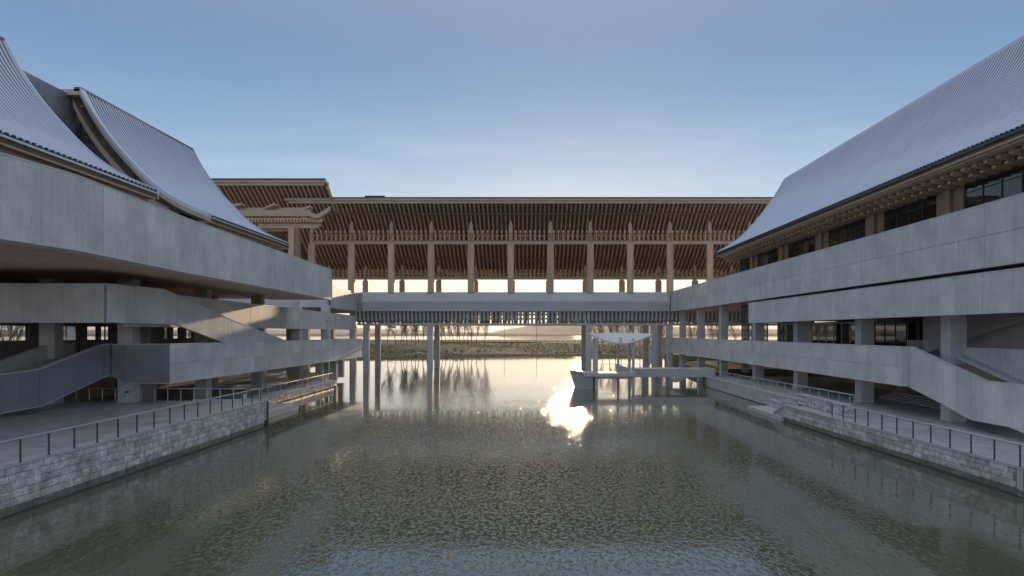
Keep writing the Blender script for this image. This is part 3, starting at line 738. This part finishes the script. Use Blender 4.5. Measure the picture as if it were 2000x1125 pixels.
# ------------------------------------------------------------------ COVERED BRIDGE
br = thing('covered_bridge', (0, 146, 0), 'covered bridge of bronze timber posts and rafters closing the far end of the basin', 'bridge')
BP = [(135, 33.95), (139.5, 31.3), (142.6, 29.15), (145.5, 27.1), (150, 24.3), (154.8, 22.0), (158.5, 21.3), (162, 21.0)]
pb = smooth_prof(BP, 3)
X0, X1 = -48.1, 54
MB().strip(pb, 'x', X0, X1, .05, .5).build('roof', M['roofmetal'], br)
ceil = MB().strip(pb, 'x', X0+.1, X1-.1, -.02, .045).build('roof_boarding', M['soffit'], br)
rm = MB()
for (p, q), (r, t_) in zip(pb, pb[1:]):
    rm.hexa([(-.13, p, q-.50), (.13, p, q-.50), (.13, r, t_-.50), (-.13, r, t_-.50), (-.13, p, q-.025), (.13, p, q-.025), (.13, r, t_-.025), (-.13, r, t_-.025)])
rme = rm.mesh('rafter', M['wood'], (0, 135, 33))
n = 116
for i in range(n): inst(rme, 'rafter', br, (X0+.4+(X1-X0-.8)*i/(n-1), 135.02, 33))
box('fascia', M['bronze'], br, X0+.8, X1, 134.75, 135.0, PZ(397, 134.75), PZ(391.5, 134.75))
box('fascia', M['bronze'], br, X0+.05, X1, 134.45, 135.0, PZ(391.4, 134.45), PZ(386.6, 134.45))
box('roof_edge', M['roofmetal'], br, X0, X1, 134.3, 135.1, PZ(386.5, 134.3), PZ(384.6, 134.3))
box('roof_hatch', M['darksteel'], br, PX(714, 136), PX(753, 136), 135.3, 137.3, 34.1, 35.0)
# purlins
for (y, z) in ((137.3, 31.75), (149.2, 23.9)):
    box('purlin', M['soffit'], br, X0+.5, X1, y-.12, y+.12, z-.15, z+.1)
def bridge_cols(D, beam0, beam1, top, w, xs, name='column'):
    for px in xs:
        X = PX(px, D)
        mb = MB().box(X-w/2, X+w/2, D-w/2, D+w/2, 16.0, beam0+.1)
        mb.build('column', M['wood'], br)
        # pale corner trims
        for s in (-1, 1): box('column_trim', M['bronze'], br, X+s*w/2-.07, X+s*w/2+.07, D-w/2-.06, D-w/2+.1, 16.1, beam0-.02)
        k = w*.30
        MB().hexa([(X-k*1.25, D-k, beam0+.11), (X+k*1.25, D-k, beam0+.11), (X+k*1.25, D+k, beam0+.11), (X-k*1.25, D+k, beam0+.11),
                   (X-k, D-k, top-.8), (X+k, D-k, top-.8), (X+k, D+k, top-.8), (X-k, D+k, top-.8)]).build('king_post', M['bronze'], br)
        MB().hexa([(X-k, D-k, top-.79), (X+k, D-k, top-.79), (X+k, D+k, top-.79), (X-k, D+k, top-.79),
                   (X-k*.3, D-k*.8, top), (X+k*.3, D-k*.8, top), (X+k*.3, D+k, top), (X-k*.3, D+k, top)]).build('post_cap', M['bronze'], br)
cx = [609.6+77.6*k for k in range(12)]
bridge_cols(139.5, PZ(478, 139.5), PZ(468, 139.5), PZ(432, 139.5), 1.15, cx)
rear = [1031+(c-1031)/1.088 for c in cx]
bridge_cols(151.8, PZ(549, 151.8), PZ(541, 151.8), PZ(518, 151.8), 1.1, rear)
for D, ya, yb in ((139.5, 477, 470), (151.8, 546, 541)):
    box('tie_beam', M['bronze'], br, X0+4, X1-4, D-.32, D+.3, PZ(ya, D), PZ(yb, D))
mb = MB()
mb.box(-.14, .14, -1.5, 1.2, .0, .3)
mb.hexa([(-.12, -1.1, .3), (.12, -1.1, .3), (.12, .9, .3), (-.12, .9, .3), (-.12, -1.9, .85), (.12, -1.9, .85), (.12, 1.2, .85), (-.12, 1.2, .85)])
mb.box(-.36, .36, -.9, -.65, .42, .6); mb.box(-.17, .17, -2.0, -1.72, .8, 1.05)
bme = mb.mesh('bracket', M['wood'], (0, 0, 0))
for D, y, dz in ((139.5, 469.8, 1.75), (151.8, 540.8, 1.4)):
    n = 98
    for i in range(n): inst(bme, 'bracket', br, (X0+4.4+(X1-X0-9)*i/(n-1), D, PZ(y, D)), 0, (1, .8, dz))
# deck: parapet beam with ridge
DX0, DX1 = -35.6, 28.6
MB().prism([(139.3, 16.1), (138.55, 14.15), (139.0, 12.2), (140.5, 12.2), (140.5, 16.1)], 'x', -33.6, DX1+.3).build('deck_beam', M['deckcon'], br)
MB().hexa([(-35.75, 141.5, 12.2), (-33.62, 139.0, 12.2), (-33.62, 140.5, 12.2), (-35.75, 142.5, 12.2), (-35.75, 141.8, 16.1), (-33.62, 139.3, 16.1), (-33.62, 140.5, 16.1), (-35.75, 142.5, 16.1)]).build('deck_beam', M['deckcon'], br)
box('deck_joint', M['dark'], br, DX1+.28, DX1+.34, 138.5, 138.9, 12.2, 16.1)
box('deck_slab', M['deckcon'], br, -35, 60, 140.6, 152.6, 14.6, 15.2)
box('deck_beam', M['deckcon'], br, -36, 60, 152.7, 153.4, 12.3, 16.05)
clad(br, [(-34.5, 120), (-35.8, 142)], 16.1, 12.3, side=1, step=2.7)
box('deck_slab', M['deckcon'], br, -60, -35, 119, 150, 12.3, 14.5)
# lattice of bracket arms below the deck
mb = MB()
mb.hexa([(-.2, -1.6, .55), (.2, -1.6, .55), (.2, 1.4, .0), (-.2, 1.4, .0), (-.24, -2.1, 2.6), (.24, -2.1, 2.6), (.24, 1.4, 2.6), (-.24, 1.4, 2.6)])
mb.box(-.3, .3, -1.3, -1.0, .8, 1.15); mb.box(-.3, .3, -.6, -.3, 1.5, 1.85)
lm = mb.mesh('bracket_arm', M['deckcon'], (0, 0, 0))
XL0, XL1 = -35.2, 46
n = 100
for i in range(n):
    X = XL0+(XL1-XL0)*i/(n-1)
    inst(lm, 'bracket_arm', br, (X, 141.6, 9.75)); inst(lm, 'bracket_arm', br, (X+(.0 if i % 3 else .33), 151.2, 9.75), math.pi)
box('lattice_chord', M['deckcon'], br, XL0, 60, 140.4, 141.2, 9.35, 9.75)
box('lattice_chord', M['deckcon'], br, XL0, 60, 151.3, 151.9, 9.35, 9.75)
for z in (10.6, 11.55): box('lattice_chord', M['deckcon'], br, XL0, 60, 142.8, 143.1, z, z+.28); box('lattice_chord', M['deckcon'], br, XL0, 60, 149.7, 150.0, z+.1, z+.38)
box('deck_soffit', M['copper'], br, XL0, 60, 143.2, 149.6, 12.2, 12.5)
for px in (689, 714, 839, 1150, 1280, 1309):
    D = 140.8; X = PX(px, 140); w = 1.15 if px not in (689,) else .9
    box('pier', M['column'], br, X-w/2, X+w/2, D-.55, D+.55, -2, 9.34)
    D2 = 151.6; box('pier', M['column'], br, X-w/2, X+w/2, D2-.55, D2+.55, -2, 9.34)
# white sculptural balcony end at left
t = thing('floodlight', (PX(770, 139), 139.4, 9.0), 'small dark floodlight hanging below the bridge beside the left piers', 'floodlight')
MB().tube((PX(762, 139), 139.9, 9.35), (PX(762, 139), 139.4, 8.9), .05).build('bracket', M['darksteel'], t)
MB().hexa([(PX(758, 139), 138.9, 8.85), (PX(772, 139), 138.9, 8.72), (PX(772, 139), 139.5, 8.72), (PX(758, 139), 139.5, 8.85), (PX(758, 139), 138.9, 9.15), (PX(772, 139), 138.9, 9.2), (PX(772, 139), 139.5, 9.2), (PX(758, 139), 139.5, 9.15)]).build('housing', M['bronze'], t)

# ------------------------------------------------------------------ tall hall beyond the left wing
hl = thing('timber_hall', (-55, 150, 2), 'tall timber hall with raised roof rising behind the left wing', 'building')
HD = 134.0
# roof with deep underside, higher and set behind the bridge roof
hp = smooth_prof([(131.5, PZ(362, 131.5)+.3), (137, 33.6), (143, 31.3), (150, 29.6), (158, 28.6)], 3)
hx0, hx1 = -85, PX(632, 131.5)
MB().strip(hp, 'x', hx0, hx1+.6, .05, .6).build('roof', M['roofmetal'], hl)
MB().strip(hp, 'x', hx0, hx1+.5, -.03, .04).build('roof_boarding', M['soffit'], hl)
rm = MB()
for (p, q), (r, t_) in zip(hp, hp[1:]):
    rm.hexa([(-.13, p, q-.5), (.13, p, q-.5), (.13, r, t_-.5), (-.13, r, t_-.5), (-.13, p, q-.035), (.13, p, q-.035), (.13, r, t_-.035), (-.13, r, t_-.035)])
rme2 = rm.mesh('rafter', M['wood'], (0, 131.5, 36))
for i in range(52): inst(rme2, 'rafter', hl, (hx1-.5-i*.9, 131.55, 36))
box('fascia', M['bronze'], hl, hx0, hx1+.2, 131.1, 131.45, PZ(362, 131.1), PZ(356.5, 131.1))
box('fascia', M['bronze'], hl, hx0, hx1+.5, 130.8, 131.45, PZ(356.3, 130.8), PZ(350.5, 130.8))
box('roof_edge', M['roofmetal'], hl, hx0, hx1+.6, 130.6, 131.5, PZ(350.4, 130.6), PZ(348, 130.6))
# sloping verge on the right
for off, m_, w in ((0, 'bronze', .35), (-.5, 'bronze', .2)):
    MB().strip([(p, q) for p, q in hp], 'x', hx1+.62+off*.2, hx1+1.0+off*.2, -.5+off, .3+off*1.2).build('verge', M[m_], hl)
# back wall stops the sky below the roof
box('back_wall', M['soffit'], hl, -85, -47, 158, 158.5, 12, 29)
# porch: beams, brackets, curved tail, post
PD = 122.0
def hb(xa, xb, ya, yb, d0, d1, m='bronze', nm='beam'): return box(nm, M[m], hl, PX(xa, PD), PX(xb, PD), PD+d0, PD+d1, PZ(yb, PD), PZ(ya, PD))
hb(380, 606, 410, 422, 0, .5); hb(380, 585, 401, 408, 2.2, 2.7); hb(500, 618, 436, 444, .8, 1.4); hb(380, 560, 443, 448, 2, 2.6, 'wood')
hb(400, 620, 425, 428, .3, .6, 'wood')
bk2 = MB().box(-.1, .1, -.8, .9, 0, .45).box(-.32, .32, -.5, -.3, .5, .7).mesh('bracket', M['wood'], (0, 0, 0))
for i in range(34): inst(bk2, 'bracket', hl, (PX(405, PD)+(PX(612, PD)-PX(405, PD))*i/33, PD+.6, PZ(434, PD)))
for i in range(34): inst(bk2, 'bracket', hl, (PX(405, PD)+(PX(618, PD)-PX(405, PD))*i/33, PD+1.6, PZ(440, PD)+.1))
# swept tail
tp = smooth_prof([(PX(598, PD), PZ(411, PD)), (PX(608, PD), PZ(418, PD)), (PX(620, PD), PZ(421, PD)), (PX(632, PD), PZ(415, PD)), (PX(645, PD), PZ(406, PD))], 4)
MB().strip(tp, 'y', PD-.35, PD+.45, -.5, .25).build('swept_tail', M['bronze'], hl)
tp2 = smooth_prof([(PX(590, PD), PZ(424, PD)), (PX(605, PD), PZ(428, PD)), (PX(620, PD), PZ(430, PD)), (PX(628, PD), PZ(427, PD))], 4)
MB().strip(tp2, 'y', PD+.2, PD+.9, -.35, .1).build('swept_tail', M['wood'], hl)
box('hall_post', M['wood'], hl, PX(562, PD), PX(573, PD), PD+.2, PD+1.2, 12, PZ(444, PD))
box('hall_post', M['pilaster'], hl, PX(573.5, PD), PX(583, PD), PD+.4, PD+1.4, 12, PZ(444, PD))
for xa, ya, xb, yb in ((508, 411, 535, 399), (586, 411, 604, 404), (452, 402, 470, 399)):
    MB().hexa([(PX(xa, PD), PD+.3, PZ(ya, PD)), (PX(xb, PD), PD+.3, PZ(yb, PD)), (PX(xb, PD), PD+2.2, PZ(yb, PD)), (PX(xa, PD), PD+2.2, PZ(ya, PD)),
               (PX(xa, PD), PD+.3, PZ(ya, PD)+.35), (PX(xb, PD), PD+.3, PZ(yb, PD)+.35), (PX(xb, PD), PD+2.2, PZ(yb, PD)+.35), (PX(xa, PD), PD+2.2, PZ(ya, PD)+.35)]).build('corner_arm', M['bronze'], hl)
for X in (-74, -62): box('hall_post', M['wood'], hl, X-.6, X+.6, 150, 151.2, 2, 29.5)
box('hall_base', M['inner'], hl, -90, -37.5, 122.5, 158, 12.28, 12.9)
for X in (-40, -54, -68, -82):
    for Y in (123, 139, 156): box('pier', M['column'], hl, X-.6, X+.6, Y-.6, Y+.6, -1, 12.27)

# ------------------------------------------------------------------ waterside pavilion and walkway
pv = thing('waterside_pavilion', (11, 96, 0), 'stone boat pavilion with upturned white canopy standing in the basin', 'pavilion')
QD = 95.0
def px(x): return PX(x, QD)
def pz(y): return PZ(y, QD)
cw = []
# canopy: sheet sagging between raised ends, with depth and thickness
mb = MB(); nx, ny = 20, 6; top = []; 
for j in range(ny+1):
    for i in range(nx+1):
        u = i/nx*2-1; v = j/ny*2-1
        X = px(1213.5)+u*4.35; Y = QD+1.8+v*2.4*(1-.15*abs(u)); z = pz(655)+.05-(.70-.58*v)*(1-abs(u)**1.8)-.12*(v+1)*abs(u)+(.32 if v > .9 else .32*(v+1)/2)
        mb.v.append(Vector((X, Y, z)))
nn = len(mb.v); mb.v += [v+Vector((0, 0, .16)) for v in mb.v[:nn]]
for j in range(ny):
    for i in range(nx):
        k = j*(nx+1)+i; mb.f += [(k, k+nx+1, k+nx+2, k+1), (k+nn, k+nn+1, k+nn+nx+2, k+nn+nx+1)]
for i in range(nx):
    for k in (i, ny*(nx+1)+i): mb.f.append((k, k+1, k+1+nn, k+nn))
for j in range(ny):
    for k in (j*(nx+1), j*(nx+1)+nx): mb.f.append((k, k+nx+1, k+nx+1+nn, k+nn))
mb.build('canopy', M['white'], pv, smooth=False)
box('canopy_bracket', M['steel'], pv, px(1209), px(1214), QD-.5, QD+.1, pz(672), pz(659))
for x in (1165, 1237):
    for d in (0, 3.6): MB().tube((px(x), QD+d, -1), (px(x), QD+d, pz(664)+.2), .2, n=10).build('column', M['column'], pv)
MB().tube((px(1213), QD+3, -1), (px(1213), QD+3, pz(671)), .18, n=10).build('column', M['column'], pv)
box('deck', M['deckcon'], pv, px(1140), px(1241), QD-.4, QD+4.6, pz(735), pz(728.5))
box('deck_beam', M['column'], pv, px(1165), px(1238), QD+.1, QD+.6, pz(740), pz(736))
MB().hexa([(px(1129), QD+.5, -1.0), (px(1158), QD+.5, -1.0), (px(1158), QD+3.6, -1.0), (px(1129), QD+3.6, -1.0),
           (px(1116), QD-.2, pz(725)), (px(1158), QD-.2, pz(729)-.03), (px(1158), QD+4.2, pz(729)-.03), (px(1116), QD+4.2, pz(725))]).build('stone_hull', M['stonecap'], pv)
MB().hexa([(px(1114), QD-.4, pz(724.5)), (px(1139), QD-.4, pz(728)), (px(1139), QD+4.4, pz(728)), (px(1114), QD+4.4, pz(724.5)),
           (px(1114), QD-.4, pz(722)), (px(1139), QD-.4, pz(726)), (px(1139), QD+4.4, pz(726)), (px(1114), QD+4.4, pz(722))]).build('gunwale', M['coping'], pv)
rp = MB().tube((0, 0, 0), (0, 0, 1.05), .03, n=5).mesh('rail_post', M['steel'], (0, 0, 0))
for i in range(10): inst(rp, 'rail_post', pv, (px(1148)+i*.88, QD+4.3, pz(728.5)))
MB().tube((px(1148), QD+4.3, pz(728.5)+1.05), (px(1148)+9*.88, QD+4.3, pz(728.5)+1.05), .03).build('handrail', M['steel'], pv)
wk = thing('walkway', (20, 100, 0), 'plain concrete walkway beam running from the right terrace to the pavilion', 'footbridge')
box('deck', M['deckcon'], wk, PX(1241, 98.5), 27.0, 99.3, 101.6, 1.75, 2.0)
box('parapet', M['deckcon'], wk, PX(1240, 98.5), 27.0, 98.6, 99.2, 1.45, 2.68)
box('parapet', M['deckcon'], wk, PX(1240, 98.5), 27.0, 101.7, 102.0, 1.45, 2.68)
for x in (1258, 1284, 1305): box('pier', M['column'], wk, PX(x, 100)-.25, PX(x, 100)+.25, 100.2, 100.7, -2, 1.7)
# gangway from the walkway up to the pavilion
gw = thing('gangplank', (px(1214), 97, 2), 'short sloping gangway at the back of the pavilion deck', 'gangway')
MB().hexa([(px(1212), 99.7, 2.4), (px(1240), 99.7, 1.9), (px(1240), 101, 1.9), (px(1212), 101, 2.4), (px(1212), 99.7, 3.3), (px(1240), 99.7, 2.7), (px(1240), 99.8, 2.7), (px(1212), 99.8, 3.3)]).build('side_panel', M['deckcon'], gw)
# ------------------------------------------------------------------ small things
t = thing('life_buoy', (-28.05, 86, 1.2), 'orange life ring hanging on the far left railing', 'life ring')
mb = MB()
for i in range(14):
    a, b = 2*math.pi*i/14, 2*math.pi*(i+1)/14
    mb.tube((-27.98, 86+.36*math.cos(a), 1.55+.36*math.sin(a)), (-27.98, 86+.36*math.cos(b), 1.55+.36*math.sin(b)), .08, n=6)
mb.build('ring', M['orange'], t)
def hydrant(label, x, y, z):
    t = thing('fire_hydrant', (x, y, z), label, 'hydrant')
    MB().tube((x, y, z), (x, y, z+.9), .07, n=8).tube((x, y, z+.9), (x, y, z+1.0), .12, .05, n=8).build('standpipe', M['steel'], t)
    MB().tube((x-.13, y, z+.92), (x+.13, y, z+.92), .09, n=8).tube((x, y-.14, z+.92), (x, y, z+.92), .1, n=8).build('valve', M['red'], t)
hydrant('red valve on a thin standpipe beside the wide left column', PX(248, 55.5), 55.5, 2.2)
t = thing('control_box', (-22.2, 55.6, 2.9), 'small white box fixed to the left railing near its far end', 'box')
MB().box(-22.3, -22.1, 53.2, 53.5, 2.75, 3.1).box(-22.33, -22.29, 53.25, 53.45, 2.8, 3.05).build('case', M['white'], t)
t = thing('yard_lamp', (34.5, 58, 1.42), 'small bent pipe stand on the right terrace under the stair', 'pipe')
MB().tube((35, 50.8, 1.42), (35, 50.8, 2.4), .05).tube((35, 50.8, 2.4), (35.4, 50.8, 2.4), .05).build('pipe', M['steel'], t)

# ------------------------------------------------------------------ trees
def make_tree(seed, H, lean=.0, spread=.5):
    rnd = random.Random(seed); tr = MB(); brn = MB()
    def grow(p, d, L, r, lvl):
        segs = 3 if lvl < 2 else 2; q = p
        for i in range(segs):
            nd = (d+Vector((rnd.uniform(-1, 1), rnd.uniform(-1, 1), rnd.uniform(-.1, .6)))*.13*(1+lvl*.3)).normalized()
            e = q+nd*L/segs; r2 = r*(1-.28)
            (tr if lvl == 0 else brn).tube(q, e, r, r2, n=5 if lvl < 2 else 3, cap=False)
            if lvl < 4:
                k = (2 if lvl else 3) if lvl < 3 else 1
                for _ in range(k):
                    a = rnd.uniform(0, 2*math.pi); sp = rnd.uniform(.18, .5)*(spread/.5)
                    side = Vector((math.cos(a), math.sin(a), 0))
                    bd = (nd+side*sp).normalized(); bd.z = abs(bd.z)
                    grow(e, bd, L*rnd.uniform(.5, .8)*(.8 if lvl == 0 and i == 0 else 1), max(.022, r2*rnd.uniform(.5, .7)), lvl+1)
            q, r, d = e, r2, nd
    grow(Vector((0, 0, 0)), Vector((lean, 0, 1)).normalized(), H*.72, H*.014+.02, 0)
    return tr.mesh('trunk', M['bark'], (0, 0, 0)), brn.mesh('branches', M['twig'], (0, 0, 0))
protos = [make_tree(11, 8.5), make_tree(5, 9.5, .1), make_tree(8, 7.5, -.08, .35), make_tree(21, 8.0, 0, .4)]
def shore_y(x): return 219+(3*math.sin(x*.045)+1.8*math.sin(x*.13+1))-max(0, (-20-x))*.28+max(0, x-30)*-.12
def bank_z(x, y):
    d = y-shore_y(x)
    return lerp_at([(0, -.2), (3, .15), (10, .5), (28, 1.2), (48, 2.5), (60, 3.15), (72, 3.3), (200, 3.3)], d)
def tree(pxx, D, k, sc, label, group, z=None):
    X = PX(pxx, D); z = bank_z(X, D) if z is None else z
    t = thing('bare_tree', (X, D, z-.1), label, 'tree', group)
    rz = random.uniform(0, 6.28)
    for me, nm in zip(protos[k], ('trunk', 'branches')): inst(me, nm, t, (X, D, z-.1), rz, (sc, sc, sc))
    t.scale = (1, 1, 1)
random.seed(12)
xs = [757, 773, 782, 787, 795, 803, 812, 818, 826, 833, 865, 871, 879, 886, 893, 899, 906, 914, 921, 930, 947]
for i, x in enumerate(xs):
    side = 'before the middle piers' if x < 839 else 'after the middle piers'
    k = i if x < 839 else i-10
    tree(x, random.uniform(262, 288), i % 4, random.uniform(.95, 1.3), f'thin bare tree on far bank, {ORD[k]} from the left {side}', 'bare trees on the far bank')
xs2 = [1168, 1178, 1190, 1202, 1214, 1226, 1239, 1250, 1266, 1290]
for i, x in enumerate(xs2):
    tree(x, random.uniform(258, 282), (i+1) % 4, random.uniform(1.0, 1.25), f'bare tree seen behind the white canopy pavilion, {ORD[i]} from the left', 'bare trees behind the pavilion')
xs3 = [1352, 1358, 1394, 1402, 1412, 1440]
for i, x in enumerate(xs3):
    tree(x, random.uniform(195, 215), i % 4, random.uniform(.85, 1.05), f'bare tree seen between the far right wing columns, {ORD[i]} from the left', 'bare trees beyond the right wing', z=2.0)
# land beyond the wings on either side
struct(solid('right_grounds', M['lawn'], [(43, 160), (38, 190), (60, 215), (400, 215), (400, -60), (90.1, -60), (90.1, 160)], -2, 1.9))
struct(solid('left_grounds', M['lawn'], [(-80.1, -60), (-80.1, 118.1), (-60, 118.1), (-60, 200), (-400, 200), (-400, -60)], -2, 1.9))
for i, (X, Y) in enumerate([(-75, 66), (-80, 78), (-78, 90), (-84, 104), (-82, 96), (-86, 112), (-90, 84), (-88, 128), (-95, 140), (-78, 60), (-90, 120), (-100, 118)]):
    t = thing('bare_tree', (X, Y, 1.8), f'bare tree glimpsed through the left wing back windows, {ORD[i]} from the near end', 'tree', 'bare trees behind the left wing')
    for me, nm in zip(protos[i % 4], ('trunk', 'branches')): inst(me, nm, t, (X, Y, 1.8), i*1.3, (1.1, 1.1, 1.1))
# shrubs on the bank
def shrub(pxx, D, r, m, label, group=None, cat='shrub', z=None, n=70):
    X = PX(pxx, D); z = bank_z(X, D) if z is None else z
    mb = MB(); rnd = random.Random(int(pxx*7))
    for i in range(n):
        a = rnd.uniform(0, 6.28); e = rnd.uniform(.25, 1.5); L = r*rnd.uniform(.6, 1.1)
        b = Vector((X+rnd.uniform(-.3, .3)*r, D+rnd.uniform(-.3, .3)*r, z))
        d = Vector((math.cos(a)*math.cos(e), math.sin(a)*math.cos(e), math.sin(e)))
        mb.tube(b, b+d*L, .02*r, .006, n=3, cap=False)
        if m != 'shrub' or i % 2:
            for _ in range(3):
                c = b+d*L*rnd.uniform(.5, 1); s = .06*r
                k = len(mb.v); mb.v += [c+Vector((rnd.uniform(-s, s), rnd.uniform(-s, s), rnd.uniform(-s, s))) for _ in range(3)]; mb.f.append((k, k+1, k+2))
    o = mb.build('leafless_shrub' if m == 'shrub' else 'flowering_bush', M[m], None, (X, D, z)); o['label'] = label; o['category'] = cat
    if group: o['group'] = group
for i, (x, D, r) in enumerate([(745, 236, 1.6), (762, 232, 1.8), (790, 234, 1.4), (806, 238, 1.2), (826, 233, 1.5), (872, 236, 1.2), (890, 240, 1.8), (902, 234, 1.6), (936, 236, 1.5), (948, 240, 1.2), (1172, 234, 1.3), (1230, 232, 1.5)]):
    shrub(x, D, r, 'shrub', f'brown leafless shrub on the grassy far bank, {ORD[i]} from the left', 'leafless shrubs on the far bank')
shrub(1396, 103, 1.0, 'yellowflower', 'yellow flowering bush below the right wing at the walkway end', cat='bush', z=1.9, n=90)
# land strip at far right behind walkway
struct(solid('right_far_bank', M['earth'], [(32, 106), (30.5, 120), (33, 150), (43, 160), (90, 160), (90, 100.1), (34, 100.1)], -2, 1.35))
def rock(x, D, w, h, label, z=None, group=None):
    X = PX(x, D); z = bank_z(X, D)-.1 if z is None else z
    mb = MB(); rnd = random.Random(int(x)); rings = 5; n = 8
    for j in range(rings):
        f = j/(rings-1); rr = w*(1-f**2*.75)*(1+rnd.uniform(-.12, .12))
        for i in range(n): a = 6.283*i/n; q = rr*rnd.uniform(.75, 1.15); mb.v.append(Vector((X+q*math.cos(a), D+q*math.sin(a)*.7, z+h*f+rnd.uniform(-.08, .08))))
    for j in range(rings-1):
        for i in range(n): a = j*n+i; b = j*n+(i+1) % n; mb.f.append((a, b, b+n, a+n))
    mb.f.append(tuple(range((rings-1)*n, rings*n)))
    o = mb.build('boulder', M['rock'], None, (X, D, z)); o['label'] = label; o['category'] = 'rock'
    if group: o['group'] = group
rock(1266, 222, 1.6, 3.6, 'tall pale garden rock standing on the shore beside the right piers')
rock(1273, 221, 1.2, 1.8, 'lower pale garden rock leaning beside the tall one')
for i, (x, D) in enumerate([(818, 229), (823, 230), (888, 230), (895, 231), (940, 231), (972, 233), (1075, 235)]):
    rock(x, D, .8+.2*(i % 2), .5, f'small boulder in the grass above the far waterline, {ORD[i]} from the left', group='boulders on the far bank')
rock(1318, 118, 2.2, .9, 'dark low rock group at the water under the right wing', z=-.2)
# shore path, railing and lamps across the bank
struct(solid('lake_path', M['earth'], [(-250, 300), (250, 300), (250, 306), (-250, 306)], 3.0, 3.62))
t = thing('shore_fence', (0, 308, 3.4), 'low fence running along the lake side of the far lawn', 'fence')
fp = MB().box(-.12, .12, -.12, .12, 0, 1.0).mesh('post', M['bark'], (0, 0, 0))
for i in range(60): inst(fp, 'post', t, (-75+i*2.6, 308, 3.25))
MB().box(-75, 79, 307.95, 308.05, 4.0, 4.1).box(-75, 79, 307.95, 308.05, 3.6, 3.7).build('rail', M['bark'], t)
for i, (x, lb_) in enumerate(((985, 'thin street lamp standing left of centre by the lake'), (1048, 'thin street lamp standing right of centre by the lake'))):
    D = 309; X = PX(x, D); t = thing('street_lamp', (X, D, 3.4), lb_, 'lamp post', 'street lamps by the lake')
    MB().tube((X, D, 3.2), (X, D, 12.5), .11, .07, n=6).build('pole', M['darksteel'], t)
    MB().tube((X, D, 12.4), (X-1.4, D, 12.7), .06, n=5).box(X-2.0, X-1.2, D-.15, D+.15, 12.65, 12.8).build('lamp_head', M['darksteel'], t)

# evening haze over the lake
hz = MB().box(-4500, 4500, -70, 5400, -3.5, 125).build('haze', M['dark'], None)
hz['kind'] = 'stuff'
hm = bpy.data.materials.new('haze'); hm.use_nodes = True; hn = hm.node_tree; hn.nodes.clear()
ho = hn.nodes.new('ShaderNodeOutputMaterial'); hv = hn.nodes.new('ShaderNodeVolumePrincipled')
hv.inputs['Color'].default_value = (.96, .93, .90, 1); hv.inputs['Density'].default_value = .00013; hv.inputs['Anisotropy'].default_value = .55
hn.links.new(hv.outputs[0], ho.inputs['Volume']); hz.data.materials.clear(); hz.data.materials.append(hm)

# rough grass and dead stalks over the far bank
rnd = random.Random(4); gm = MB()
for i in range(9000):
    x = rnd.uniform(-75, 75); d = rnd.uniform(2, 66); y = shore_y(x)+d; z = bank_z(x, y)+.05
    h = rnd.uniform(.08, .28)*(2.2 if rnd.random() < .08 else 1); w = rnd.uniform(.08, .35); k = len(gm.v); lx = rnd.uniform(-.2, .2)
    gm.v += [Vector((x-w, y, z)), Vector((x+w, y+rnd.uniform(-.2, .2), z)), Vector((x+lx, y, z+h))]; gm.f.append((k, k+1, k+2))
stuff(gm.build('rough_grass', M['grasstuft'], None, (0, 220, 0)), 'rough tufts of green and straw grass over the far bank', 'grass')
